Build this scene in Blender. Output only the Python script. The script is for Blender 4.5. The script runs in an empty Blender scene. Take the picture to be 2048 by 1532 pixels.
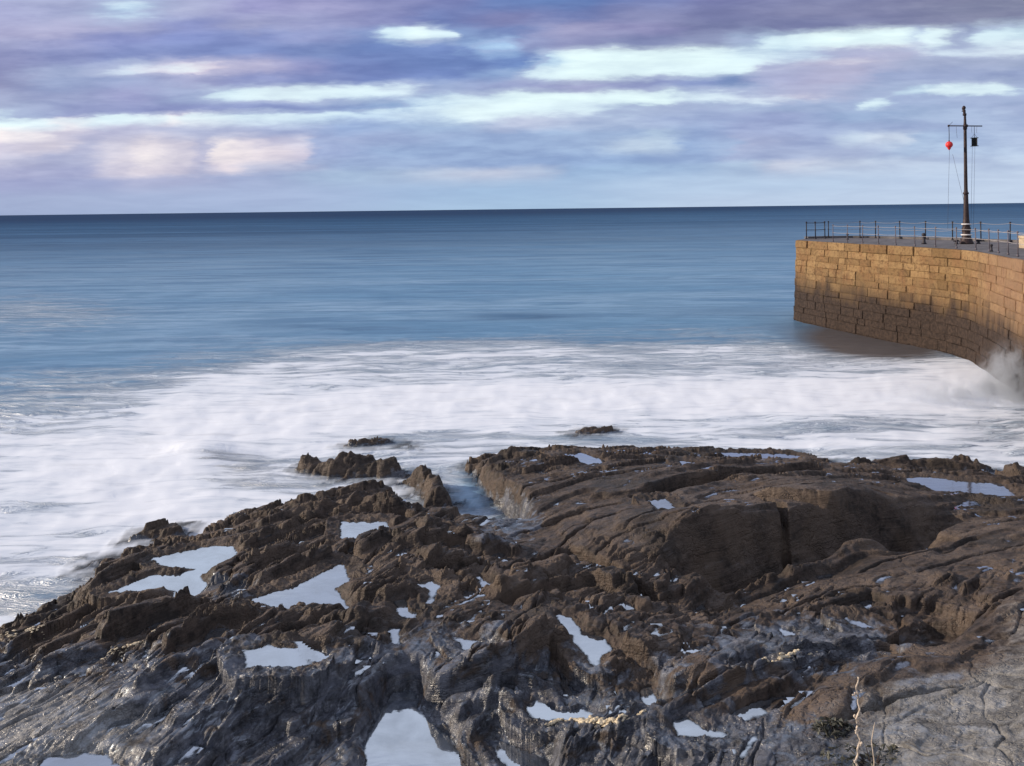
import bpy, math, random, heapq
import numpy as np
from mathutils import Matrix, Vector
random.seed(7); rng = np.random.default_rng(11)
Q = 1.0                                     # terrain mesh density
scene = bpy.context.scene
COL = scene.collection
f32 = np.float32

# ------------------------------------------------------------------ camera
CAMZ, FPX, PITCH, ROLL, PPY = 7.5, 1600.0, 0.0, math.atan(25/2048), 418.0
FW = np.array([0, math.cos(PITCH), -math.sin(PITCH)])
U0 = np.array([0, math.sin(PITCH), math.cos(PITCH)]); R0 = np.array([1., 0, 0])
RT = R0*math.cos(ROLL) - U0*math.sin(ROLL)
UP = R0*math.sin(ROLL) + U0*math.cos(ROLL)
def at(px, py, z):
    """point of the place at height z seen in that direction"""
    d = RT*(px-1024) + UP*(PPY-py) + FW*FPX
    t = (z-CAMZ)/d[2]
    return np.array([d[0]*t, d[1]*t, z])
def line(pts, z=None):
    return np.array([at(p[0], p[1], p[2] if z is None else z)[:2] for p in pts])
def topix(x, y, z):
    X = x*RT[0]+y*RT[1]+(z-CAMZ)*RT[2]; Y = x*UP[0]+y*UP[1]+(z-CAMZ)*UP[2]; Z = x*FW[0]+y*FW[1]+(z-CAMZ)*FW[2]
    return 1024+FPX*X/Z, PPY-FPX*Y/Z
cam = bpy.data.cameras.new('camera'); co = bpy.data.objects.new('camera', cam); COL.objects.link(co)
cam.sensor_width = 36; cam.lens = 36*FPX/2048; cam.clip_end = 60000; cam.clip_start = .05; cam.shift_y = -(766-PPY)/2048
m = Matrix(((RT[0], UP[0], -FW[0], 0), (RT[1], UP[1], -FW[1], 0), (RT[2], UP[2], -FW[2], CAMZ), (0, 0, 0, 1)))
co.matrix_world = m
scene.camera = co

# ------------------------------------------------------------------ noise
_P = rng.permutation(1024).astype(np.int32); _G = rng.uniform(0, 2*math.pi, 1024)
_GX, _GY = np.cos(_G).astype(f32), np.sin(_G).astype(f32)
def perlin(x, y, s=0):
    x = np.asarray(x, f32)+s*17.31; y = np.asarray(y, f32)-s*9.77
    xi = np.floor(x).astype(np.int32); yi = np.floor(y).astype(np.int32)
    fx = x-xi; fy = y-yi
    u = fx*fx*fx*(fx*(fx*6-15)+10); v = fy*fy*fy*(fy*(fy*6-15)+10)
    def g(a, b, dx, dy):
        h = _P[(_P[(xi+a+s*37) & 1023]+yi+b) & 1023]
        return _GX[h]*dx+_GY[h]*dy
    a = g(0, 0, fx, fy); b = g(1, 0, fx-1, fy); c = g(0, 1, fx, fy-1); d = g(1, 1, fx-1, fy-1)
    return ((a+(b-a)*u)*(1-v)+(c+(d-c)*u)*v)*1.5
def fbm(x, y, o=4, s=0, g=.5):
    t = 0; a = 1; n = 0
    for i in range(o):
        t = t+a*perlin(x*2**i, y*2**i, s+i); n += a; a *= g
    return t/n
def facets(x, y, seed):
    """broken planar faces: every cell its own tilt and level; also the distance to the crack round it"""
    x = np.asarray(x, f32); y = np.asarray(y, f32)
    xi = np.floor(x).astype(np.int32); yi = np.floor(y).astype(np.int32)
    f1 = np.full(x.shape, 9., f32); f2 = np.full(x.shape, 9., f32); bh = np.zeros(x.shape, np.int32); bx = np.zeros(x.shape, f32); by = np.zeros(x.shape, f32)
    for dy in (-1, 0, 1):
        for dx in (-1, 0, 1):
            h = _P[(_P[(xi+dx+seed*37) & 1023]+yi+dy) & 1023]; h2 = _P[(h+seed) & 1023]
            vx = xi+dx+.1+.8*h.astype(f32)/1024-x; vy = yi+dy+.1+.8*h2.astype(f32)/1024-y
            d = np.sqrt(vx*vx+vy*vy); k = d < f1
            f2 = np.where(k, f1, np.minimum(f2, d)); f1 = np.where(k, d, f1); bh = np.where(k, h, bh); bx = np.where(k, vx, bx); by = np.where(k, vy, by)
    g = _P[(bh+91) & 1023]
    return -(bx*_GX[g]+by*_GY[g])*.8+(bh.astype(f32)/1024-.5)*.7, f2-f1
def sst(a, b, x):
    t = np.clip((x-a)/(b-a), 0, 1); return t*t*(3-2*t)
def polydist(px, py, poly):
    """signed distance, positive inside"""
    n = len(poly); d = np.full(px.shape, 1e9, f32); ins = np.zeros(px.shape, bool)
    for i in range(n):
        ax, ay = poly[i]; bx, by = poly[(i+1) % n]
        ex, ey = bx-ax, by-ay; wx, wy = px-ax, py-ay
        t = np.clip((wx*ex+wy*ey)/(ex*ex+ey*ey+1e-9), 0, 1)
        d = np.minimum(d, (wx-ex*t)**2+(wy-ey*t)**2)
        if ay != by:
            c = ((ay > py) != (by > py)) & (px < (bx-ax)*(py-ay)/(by-ay)+ax)
            ins ^= c
    return np.where(ins, 1, -1)*np.sqrt(d)
def linedist(px, py, L):
    """signed distance (positive on the left of the walking direction) and 0..1 position"""
    seg = np.hypot(*(L[1:]-L[:-1]).T); cum = np.r_[0, np.cumsum(seg)]
    d = np.full(px.shape, 1e9, f32); sd = np.zeros(px.shape, f32); s = np.zeros(px.shape, f32)
    for i in range(len(L)-1):
        ax, ay = L[i]; ex, ey = L[i+1]-L[i]; wx, wy = px-ax, py-ay
        t = np.clip((wx*ex+wy*ey)/(ex*ex+ey*ey+1e-9), 0, 1)
        q = np.hypot(wx-ex*t, wy-ey*t); k = q < d
        d = np.where(k, q, d); sd = np.where(k, np.sign(ex*wy-ey*wx)*q, sd); s = np.where(k, cum[i]+t*seg[i], s)
    return sd, s/cum[-1]

# ------------------------------------------------------------------ shape of the shore
SHORE = line([(-700, 1480, 0), (-300, 1345, 0), (0, 1272, 0), (60, 1245, 0), (160, 1190, .05), (190, 1140, .2), (250, 1100, .2), (330, 1075, .2), (385, 1085, .2),
 (430, 1052, .3), (480, 1012, .35), (560, 994, .4), (640, 988, .4), (720, 985, .5), (765, 972, .6), (800, 985, .5), (830, 1035, .4), (880, 1040, .4), (925, 1052, .3), (960, 1085, .1), (1046, 1098, 0),
 (1030, 1050, 0), (995, 1010, 0), (960, 965, .05), (925, 928, .2), (960, 905, .3), (1030, 895, .4), (1110, 891, .4), (1200, 897, .35), (1290, 908, .2), (1400, 899, .2), (1480, 890, .25), (1570, 888, .25), (1662, 910, .1),
 (1650, 935, .05), (1560, 945, .1), (1660, 950, .05), (1730, 938, .1), (1800, 942, .1), (1900, 948, .1), (2010, 955, .1), (2300, 940, .1), (2700, 930, .1)]
 ) 
SHORE = np.vstack([SHORE, [[40, 24], [40, 0], [-30, 0]]])
CTRL = [(-200, 1400, .7), (0, 1330, .6), (100, 1290, .7), (250, 1210, .75), (300, 1130, .55), (430, 1090, .6), (520, 1040, .65), (620, 1020, .65), (750, 1000, .95), (820, 1045, .9), (870, 1060, 1.1), (940, 1100, .95), (1010, 1110, .8),
 (600, 1110, .95), (500, 1140, 1.0), (420, 1200, 1.0), (300, 1290, 1.15), (150, 1370, 1.05), (0, 1450, 1.1), (650, 1250, 1.35), (740, 1150, 1.3), (850, 1130, 1.45), (900, 1190, 1.3), (820, 1270, 1.35), (740, 1310, 1.4),
 (400, 1330, 1.45), (540, 1345, 1.65), (700, 1350, 1.45), (300, 1420, 1.35), (450, 1440, 1.35), (620, 1440, 1.2), (650, 1520, 1.1), (300, 1520, 1.35), (80, 1530, 1.3), (850, 1350, 1.35), (960, 1350, 1.6), (1000, 1420, 1.2), (900, 1420, 1.15),
 (1080, 1250, 1.75), (1120, 1345, 1.25), (1020, 1310, 1.4), (1250, 1300, 1.55), (1260, 1370, 1.35), (1200, 1440, 1.5), (1150, 1520, 1.3), (930, 1520, 1.3), (1350, 1520, 1.55), (1420, 1430, 1.65),
 (960, 930, .4), (1000, 905, .55), (1150, 905, .7), (1300, 925, .7), (1450, 915, .55), (1580, 905, .4), (1050, 960, .75), (1200, 980, 1.0), (1330, 955, .9), (1060, 1060, .75), (1150, 1060, 1.1), (1250, 1090, 1.35), (1180, 1150, 1.15), (1090, 1130, 1.05), (1060, 1180, 1.15),
 (1380, 1090, 1.5), (1450, 1060, 1.55), (1520, 1060, 1.5), (1400, 1010, 1.3), (1500, 975, 1.15), (1650, 965, .95), (1780, 970, 1.0), (1700, 1000, 1.35), (1600, 1040, 1.45), (1700, 1050, 1.4), (1800, 1000, 1.2),
 (1330, 1195, .95), (1450, 1170, .85), (1590, 1150, .55), (1700, 1125, .55), (1820, 1085, .6), (1900, 1032, .75),
 (1330, 1240, 1.5), (1480, 1225, 1.3), (1650, 1165, 1.2), (1800, 1120, 1.25), (1950, 1060, 1.2), (2040, 1030, .95), (1900, 980, .6), (1980, 960, .6), (2040, 1120, 1.75), (1930, 1170, 1.75), (1760, 1190, 1.5), (1600, 1250, 1.5), (1700, 1290, 1.55), (1800, 1275, 1.4), (1880, 1265, 1.4),
 (2040, 1210, 2.1), (1960, 1300, 2.0), (1800, 1340, 1.95), (1600, 1370, 1.75), (1550, 1460, 1.8), (1750, 1450, 2.15), (1950, 1430, 2.3), (2100, 1530, 2.6), (1800, 1540, 2.3), (1500, 1540, 1.8), (2300, 1200, 2.3), (2300, 1000, .8), (2500, 1500, 3)]
# tide pools: outline in the photograph and water level
POOLS = [
 ('long tide pool in the jagged rocks beside the left shoreline', .72, .12, [(222, 1184), (300, 1152), (350, 1150), (395, 1138), (330, 1132), (305, 1118), (350, 1108), (410, 1096), (465, 1092), (470, 1112), (440, 1132), (400, 1152), (412, 1172), (390, 1200), (370, 1215), (345, 1202), (352, 1180), (290, 1180)]),
 ('bright tide pool with a small stone standing in it, left of the brown hump', 1.14, .1, [(505, 1200), (560, 1182), (610, 1165), (655, 1142), (682, 1128), (702, 1168), (668, 1175), (684, 1200), (702, 1228), (640, 1218), (560, 1216)]),
 ('small tide pool behind the brown hump near the channel', 1.0, .1, [(684, 1044), (770, 1044), (778, 1054), (722, 1076), (683, 1076)]),
 ('oval tide pool on the brink of the dark rock face', 1.62, .1, [(488, 1302), (540, 1295), (585, 1298), (602, 1314), (614, 1331), (500, 1332)]),
 ('small pointed pool right of the oval pool', 1.5, .08, [(614, 1298), (640, 1302), (658, 1318), (640, 1328), (622, 1318)]),
 ('widest tide pool, at the bottom edge of the view', 1.05, .16, [(790, 1386), (828, 1384), (835, 1420), (868, 1455), (905, 1482), (930, 1532), (950, 1600), (745, 1600), (732, 1490), (760, 1430)]),
 ('grey tide pool right of the narrow rock rib at the bottom edge', 1.15, .14, [(975, 1480), (1040, 1496), (1096, 1520), (1100, 1600), (1050, 1600), (1010, 1525)]),
 ('broad bright tide pool by the sea at the right, reflecting the mast', .55, .12, [(1812, 956), (1860, 955), (1930, 963), (2000, 968), (2046, 1005), (1960, 1002), (1890, 990), (1850, 975), (1830, 972)]),
 ('narrow tide pool on the far brow of the big brown slab', .62, .06, [(1128, 908), (1162, 906), (1208, 921), (1200, 931), (1168, 927)]),
 ('long thin tide pool along the seaward rim of the slab', .42, .06, [(1420, 906), (1500, 906), (1580, 909), (1610, 916), (1540, 920), (1460, 914)]),
 ('twin tide pool just behind the cream mineral vein', 1.32, .1, [(1052, 1416), (1070, 1404), (1098, 1408), (1112, 1418), (1140, 1408), (1188, 1428), (1160, 1437), (1070, 1437)]),
 ('two-pointed tide pool in the lower rocks right of the cream vein', 1.62, .1, [(1352, 1444), (1375, 1440), (1402, 1456), (1452, 1471), (1380, 1472), (1354, 1470)]),
 ('thin vertical puddle under the dark hollow', 1.3, .08, [(1120, 1346), (1130, 1352), (1158, 1386), (1132, 1390)]),
 ('small steep-sided pool right of the brown knob', 1.42, .08, [(1285, 1378), (1300, 1374), (1315, 1416), (1292, 1408)]),
 ('slanting puddle on the shelf left of the dark hollow', 1.42, .07, [(905, 1276), (960, 1284), (1016, 1304), (1002, 1316), (935, 1300)]),
 ('branching water channel right of the dark hollow', 1.5, .07, [(1116, 1232), (1140, 1234), (1165, 1270), (1205, 1276), (1225, 1300), (1200, 1310), (1190, 1330), (1165, 1300), (1138, 1262)]),
 ('small square puddle below the brown hump', 1.32, .07, [(782, 1256), (798, 1254), (800, 1288), (784, 1288)]),
 ('small bright puddle between brown boulders', 1.3, .07, [(790, 1204), (805, 1200), (835, 1226), (830, 1238), (800, 1232)]),
 ('arched puddle around the round boulder', 1.3, .06, [(835, 1168), (862, 1162), (880, 1170), (868, 1200), (858, 1206), (862, 1180), (845, 1176)]),
 ('bright puddle in the cleft at the foot of the slanting ledges', 1.15, .07, [(956, 1152), (966, 1160), (998, 1176), (990, 1190), (965, 1170)]),
 ('pale puddle at the lower left corner', 1.28, .08, [(90, 1518), (160, 1510), (210, 1512), (245, 1540), (80, 1550)]),
 ('puddle cradled in the crack of the big slab', 1.25, .07, [(1296, 1002), (1330, 998), (1352, 1018), (1365, 1032), (1335, 1030)]),
 ('small puddle on the low rock beyond the slab crack', .78, .06, [(1358, 922), (1400, 927), (1412, 934), (1370, 935)]),
 ('curled puddle in the lower right grey rock', 1.5, .06, [(1560, 1256), (1585, 1262), (1592, 1276), (1570, 1272)]),
 ('hooked puddle on the grey rock of the lower right', 1.55, .06, [(1690, 1238), (1720, 1244), (1745, 1256), (1722, 1256)]),
]
PW = [(n, z, dep, line([(a, b) for a, b in p], z)) for n, z, dep, p in POOLS]
# ledges: crest drawn from left to right, steep side towards the viewer: points, crest height, rise, back width, front width
LEDGES = [
 ([(560, 1000), (660, 990), (745, 982), (790, 975), (830, 1030)], .75, .32, .8, .12),
 ([(500, 1048), (600, 1020), (720, 1014), (820, 1030)], .8, .22, .5, .1),
 ([(835, 1050), (880, 1036), (930, 1052), (960, 1090)], 1.3, .35, .7, .15),
 ([(700, 1100), (770, 1072), (850, 1080), (920, 1062)], 1.3, .25, .6, .12),
 ([(850, 1100), (885, 1090), (925, 1104)], 1.5, .26, .5, .15),
 ([(955, 1110), (1000, 1088), (1045, 1112)], 1.1, .3, .5, .12),
 ([(500, 1165), (580, 1128), (680, 1100)], 1.2, .26, .6, .09),
 ([(440, 1180), (520, 1110), (600, 1075)], 1.1, .2, .4, .08),
 ([(470, 1090), (530, 1060), (610, 1045)], .9, .22, .4, .08),
 ([(985, 1190), (1060, 1140), (1150, 1105)], 1.35, .28, .7, .12),
 ([(1040, 1215), (1120, 1165), (1230, 1140), (1300, 1170)], 1.4, .25, .6, .12),
 ([(1180, 1200), (1240, 1180), (1310, 1200)], 1.5, .2, .5, .1),
 ([(930, 930), (1000, 905), (1080, 905)], .65, .2, .5, .15),
 ([(1020, 1060), (1100, 1030), (1180, 1010)], 1.0, .12, .6, .08),
 ([(1120, 1100), (1220, 1060), (1330, 1040)], 1.35, .07, .8, .05),
 ([(1280, 960), (1420, 925), (1520, 905)], .95, .14, .6, .08),
 ([(1340, 1010), (1450, 960), (1600, 935), (1650, 930)], 1.0, .1, .7, .12),
 ([(1480, 985), (1600, 1000), (1720, 1020), (1800, 1005)], 1.4, .14, .9, .15),
 ([(1380, 1080), (1470, 1058), (1550, 1075)], 1.6, .08, .6, .15),
 ([(1260, 1140), (1380, 1130), (1500, 1110), (1560, 1080)], 1.55, .28, .6, .14),
 ([(1560, 1090), (1680, 1055), (1780, 1035)], 1.55, .3, .6, .15),
 ([(1620, 1212), (1680, 1195), (1740, 1178)], 1.6, .12, .4, .06),
 ([(1530, 1320), (1650, 1298), (1760, 1285), (1860, 1298)], 1.75, .12, .7, .06),
 ([(1320, 1440), (1420, 1395), (1530, 1355), (1680, 1320)], 1.8, .16, .6, .08),
 ([(1310, 1370), (1430, 1330), (1540, 1300)], 1.7, .14, .5, .07),
 ([(940, 1300), (1010, 1275), (1065, 1248), (1130, 1240), (1180, 1315)], 1.85, .3, .6, .1),
 ([(1190, 1310), (1260, 1290), (1305, 1335), (1310, 1370)], 1.7, .2, .5, .1),
 ([(770, 1375), (850, 1345), (940, 1340), (1030, 1365), (1100, 1410)], 1.65, .3, .5, .1),
 ([(820, 1440), (880, 1420), (960, 1400), (1060, 1410)], 1.35, .18, .3, .08),
 ([(920, 1480), (1000, 1455), (1120, 1446), (1260, 1430), (1320, 1415)], 1.65, .2, .4, .1),
 ([(640, 1330), (720, 1340), (790, 1400)], 1.6, .2, .5, .15),
 ([(165, 1190), (220, 1140), (300, 1100), (365, 1062)], .75, .3, .5, .1),
 ([(250, 1160), (310, 1130), (390, 1138)], .8, .14, .2, .08),
 ([(200, 1275), (300, 1222), (400, 1188)], 1.05, .22, .5, .1),
 ([(330, 1300), (440, 1238), (510, 1246)], 1.3, .26, .5, .09),
 ([(60, 1340), (190, 1300), (320, 1250)], 1.0, .2, .5, .1),
 ([(250, 1400), (350, 1330), (460, 1290)], 1.4, .2, .5, .08),
 ([(510, 1235), (600, 1225), (700, 1240), (780, 1250)], 1.4, .14, .5, .1),
 ([(620, 1290), (700, 1270), (800, 1300)], 1.55, .14, .4, .08),
 ([(300, 1500), (380, 1430), (500, 1370)], 1.5, .14, .5, .07),
 ([(100, 1500), (220, 1430), (330, 1380)], 1.4, .14, .5, .07),
 ([(560, 1450), (640, 1420), (740, 1430)], 1.35, .12, .5, .08),
 ([(1850, 1000), (1930, 985), (2048, 1010)], .8, .12, .4, .08),
 ([(1930, 1240), (2000, 1215), (2080, 1190)], 2.1, .1, .8, .05),
]
# clefts: line, z, depth, half width
CLEFTS = [
 ([(1320, 1190), (1440, 1178), (1560, 1140), (1690, 1105), (1800, 1075), (1905, 1030)], .7, .45, .35),
 ([(1290, 1010), (1340, 985), (1450, 955), (1560, 935), (1650, 925)], .8, .42, .13),
 ([(1500, 975), (1560, 1012), (1585, 1055), (1588, 1100)], 1.4, .35, .07),
 ([(1130, 1085), (1200, 1120), (1290, 1180), (1320, 1200)], 1.2, .35, .09),
 ([(1250, 1060), (1310, 1035), (1320, 1005)], 1.3, .15, .05),
 ([(1260, 980), (1290, 1005), (1330, 1000)], 1.15, .2, .06),
 ([(930, 945), (960, 985), (1000, 1040), (1044, 1096)], .0, .3, .3),
 ([(1740, 1220), (1800, 1262), (1880, 1268), (1900, 1240)], 1.5, .18, .3),
 ([(980, 992), (1090, 962), (1250, 948), (1330, 950)], .8, .12, .04),
 ([(1015, 1062), (1080, 1038), (1150, 1022), (1250, 1015)], 1.0, .14, .04),
 ([(1060, 1132), (1120, 1085), (1180, 1050), (1240, 1035)], 1.1, .14, .04),
 ([(1185, 1090), (1240, 1070), (1330, 1062), (1420, 1058)], 1.35, .10, .03),
 ([(1240, 1130), (1330, 1112), (1450, 1110)], 1.3, .14, .05),
 ([(1600, 985), (1700, 975), (1790, 985)], 1.2, .12, .04),
 ([(1440, 1245), (1560, 1205), (1680, 1172), (1780, 1165)], 1.45, .14, .05),
 ([(1340, 1398), (1450, 1360), (1560, 1325)], 1.7, .14, .05),
 ([(1830, 1135), (1940, 1108), (2060, 1092)], 1.5, .12, .05),
 ([(1880, 1245), (1960, 1210), (2060, 1180)], 1.9, .12, .05),
 ([(1650, 1420), (1800, 1385), (1990, 1370)], 2.1, .10, .05),
 ([(1700, 1130), (1820, 1095), (1960, 1070)], 1.35, .10, .04),
 ([(705, 1060), (700, 1100), (690, 1130)], 1.1, .2, .08),
 ([(890, 1140), (960, 1150), (975, 1180)], 1.3, .25, .08),
 ([(1096, 1310), (1150, 1312), (1172, 1330)], 1.5, .55, .17),
]
# undercut steps: foot of the steep face, depth, how far the hollow runs towards the viewer
STEPS = [
 ([(1340, 1196), (1440, 1176), (1540, 1146), (1620, 1120), (1700, 1098), (1800, 1070)], .45, .8, 1.0, .3),
 ([(1285, 1012), (1340, 988), (1450, 958), (1560, 938), (1660, 926)], .8, .5, .3),
 ([(565, 1032), (700, 1030), (800, 1030), (830, 1042)], .8, .32, .25),
 ([(835, 1106), (900, 1084), (950, 1078)], 1.1, .32, .3),
 ([(865, 1153), (955, 1138), (980, 1150)], 1.1, .32, .25),
 ([(480, 1135), (560, 1110), (640, 1095)], 1.0, .22, .25),
 ([(770, 1386), (880, 1408), (1010, 1396), (1085, 1418)], 1.2, .42, .3),
 ([(990, 1222), (1090, 1180), (1180, 1165), (1240, 1195)], 1.2, .3, .35),
 ([(1610, 1216), (1680, 1203), (1750, 1183)], 1.45, .18, .25),
 ([(1100, 1322), (1135, 1328), (1175, 1336)], 1.35, .6, .3),
 ([(1230, 1330), (1290, 1358), (1318, 1372)], 1.35, .35, .25),
 ([(1320, 1460), (1430, 1408), (1540, 1366), (1690, 1330)], 1.6, .18, .4),
 ([(1540, 1335), (1660, 1312), (1790, 1300)], 1.6, .16, .3),
 ([(1700, 1255), (1790, 1290), (1900, 1290)], 1.35, .22, .5),
 ([(190, 1205), (240, 1165), (310, 1125), (370, 1085)], .6, .28, .25),
 ([(200, 1300), (310, 1240), (420, 1205)], .9, .28, .3),
 ([(330, 1325), (440, 1262), (520, 1262)], 1.15, .3, .3),
 ([(1000, 1165), (1060, 1120), (1130, 1095)], 1.1, .22, .3),
 ([(1500, 1005), (1620, 1028), (1730, 1040), (1830, 1012)], 1.1, .3, .3),
 ([(700, 1200), (770, 1215), (840, 1205)], 1.2, .2, .25),
 ([(930, 935), (990, 912), (1060, 908)], .45, .2, .3),
]
SP = [(line(q_[0], q_[1]), q_[2], q_[3], q_[4] if len(q_) > 4 else .09) for q_ in STEPS]
CL = [(line(p, z), d, w) for p, z, d, w in CLEFTS]
LG = [(line(p, z), h, wb, wf) for p, z, h, wb, wf in LEDGES]
cp = np.array([list(at(a, b, z)) for a, b, z in CTRL] + [[at(p[0], p[1], .0)[0], at(p[0], p[1], 0)[1], -.6] for p in ((0, 1100), (200, 1000), (500, 930), (900, 900), (1300, 850), (1700, 900), (2000, 880), (2400, 900))]
               + [[*w.mean(0), z+.05] for n, z, d, w in PW])
def tps_fit(P):
    n = len(P); d = np.hypot(P[:, None, 0]-P[None, :, 0], P[:, None, 1]-P[None, :, 1])
    K = d*d*np.log(d+1e-6)+np.eye(n)*.35
    A = np.zeros((n+3, n+3)); A[:n, :n] = K; A[:n, n] = 1; A[:n, n+1:] = P[:, :2]; A[n, :n] = 1; A[n+1:, :n] = P[:, :2].T
    return np.linalg.solve(A, np.r_[P[:, 2], 0, 0, 0])
TW = tps_fit(cp)
gx0, gy0, gs = -32., 2., .2; gnx, gny = 380, 190
GX, GY = np.meshgrid(gx0+gs*np.arange(gnx), gy0+gs*np.arange(gny))
T = TW[-3]+TW[-2]*GX+TW[-1]*GY
for i in range(len(cp)):
    d = np.hypot(GX-cp[i, 0], GY-cp[i, 1]); T += TW[i]*d*d*np.log(d+1e-6)
T = np.clip(T, -1.2, 3.2)
def bil(G, x, y):
    a = np.clip((x-gx0)/gs, 0, gnx-1.001); b = np.clip((y-gy0)/gs, 0, gny-1.001)
    i = a.astype(int); j = b.astype(int); a = a-i; b = b-j
    return (G[j, i]*(1-a)+G[j, i+1]*a)*(1-b)+(G[j+1, i]*(1-a)+G[j+1, i+1]*a)*b
CEN = (12.3, 3.4)
def saw(v, k=.14):
    f = v-np.floor(v)
    return np.where(f < k, sst(0, k, f), 1-(f-k)/(1-k))
def bedcoord(x, y):
    r = np.hypot(x-CEN[0], y-CEN[1]); t = np.arctan2(y-CEN[1], x-CEN[0])*14
    return r, t
def strata(x, y, rough):
    """tilted beds: gentle backs facing away and left, steep edges facing right and near"""
    r, t = bedcoord(x, y)
    w1 = fbm(r*.5, t*.16, 3, 1); w2 = fbm(r*1.4, t*.5, 3, 5); w3 = fbm(r*3.2, t*1.3, 2, 9)
    h = .17*(saw(r/1.6+w1*1.2+.35*w2, .10)-.5)*(.35+.9*sst(-.25, .3, fbm(r*.4, t*.22, 2, 21)))*(.45+.55*rough)
    h += .10*(saw(r/.55+w1*2.2+w2*.9, .12)-.5)*sst(-.35, .3, fbm(r*.9, t*.4, 3, 25))*1.3*rough
    h += .04*(saw(r/.2+w1*4+w2*2.+w3*.3, .2)-.5)*sst(-.3, .35, fbm(r*1.5, t*.9, 3, 29))*1.5*rough
    j = fbm(t*.62+w2*.5, r*.28+w1, 2, 41); h -= .09*np.exp(-(j/.02)**2)*sst(-.1, .3, w1+.2)*rough
    q1 = r+.30*w2+.10*w3; q2 = t+.5*w2
    a1, c1 = facets(q1*1.0, q2*.42, 3); a2, c2 = facets(q1*2.7+.2*w3, q2*1.15, 7); a3, c3 = facets(q1*7.5+.4*w3, q2*3.2, 13); a4, c4 = facets(q1*19+.6*w3, q2*8.5, 17)
    rg = np.clip(rough, 0, 1.2)**1.5
    h += .11*a1*(.22+.8*rg)+.075*a2*(.05+.9*rg)+.034*a3*(.08+.9*rg)+.011*a4*(.2+.8*rg)
    h -= .07*sst(.05, .0, c1)*(.5+.5*rg)+.045*sst(.08, .0, c2)*(.12+.85*rg)+.016*sst(.12, .0, c3)*(.1+.9*rg)
    h += .045*fbm(r*1.6, t*.8, 5, 51, .55)*(.3+.9*rough)+.05*fbm(x*1.1, y*1.1, 3, 57)*rough
    return h
def terrace(h, x, y, rough):
    """the beds themselves: flat dipping sheets that break off in steps"""
    r, t = bedcoord(x, y)
    j = .05*fbm(r*.8, t*.25, 3, 130)+.006*fbm(x*3, y*3, 2, 133)
    k = .23+.05*fbm(x*.15, y*.15, 2, 137)
    out = h
    for step, amt, e in ((.21, .62, .16), (.08, .42, .22), (.03, .22, .32)):
        q = (out+k*r+j+.4*step*fbm(r*1.2/step*.2, t*.4/step*.2, 3, 140))/step; f = q-np.floor(q)
        f2 = sst(.5-e, .5+e, f)
        m = amt*(.35+.65*rough)*sst(-.45, .1, fbm(x*.9/step*.12, y*.9/step*.12, 2, 144))
        out = out+(f2-f)*step*np.clip(m, 0, 1)
    return out+.020*fbm(x*7, y*7, 5, 61, .62)*(.4+.6*rough)-.03*sst(.12, .0, np.abs(fbm(r*2.2+3, t*.9, 3, 151)))*rough
def rough_map(x, y):
    px, py = topix(x, y, 1.0)
    smooth = np.maximum(np.exp(-((px-1260)/340)**4-((py-1030)/110)**4), np.exp(-((px-1640)/260)**4-((py-1010)/80)**4))
    smooth = np.maximum(smooth, .95*np.exp(-((px-1880)/330)**4-((py-1130)/120)**4))
    smooth = np.maximum(smooth, .85*sst(1450, 1800, px)*sst(1280, 1380, py)); smooth = np.maximum(smooth, .45*sst(600, 200, px)*sst(1300, 1420, py))
    return (1-.85*np.clip(smooth, 0, 1))*(1+.30*sst(1000, 500, px))*(1-.28*sst(1220, 1330, py))
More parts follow.
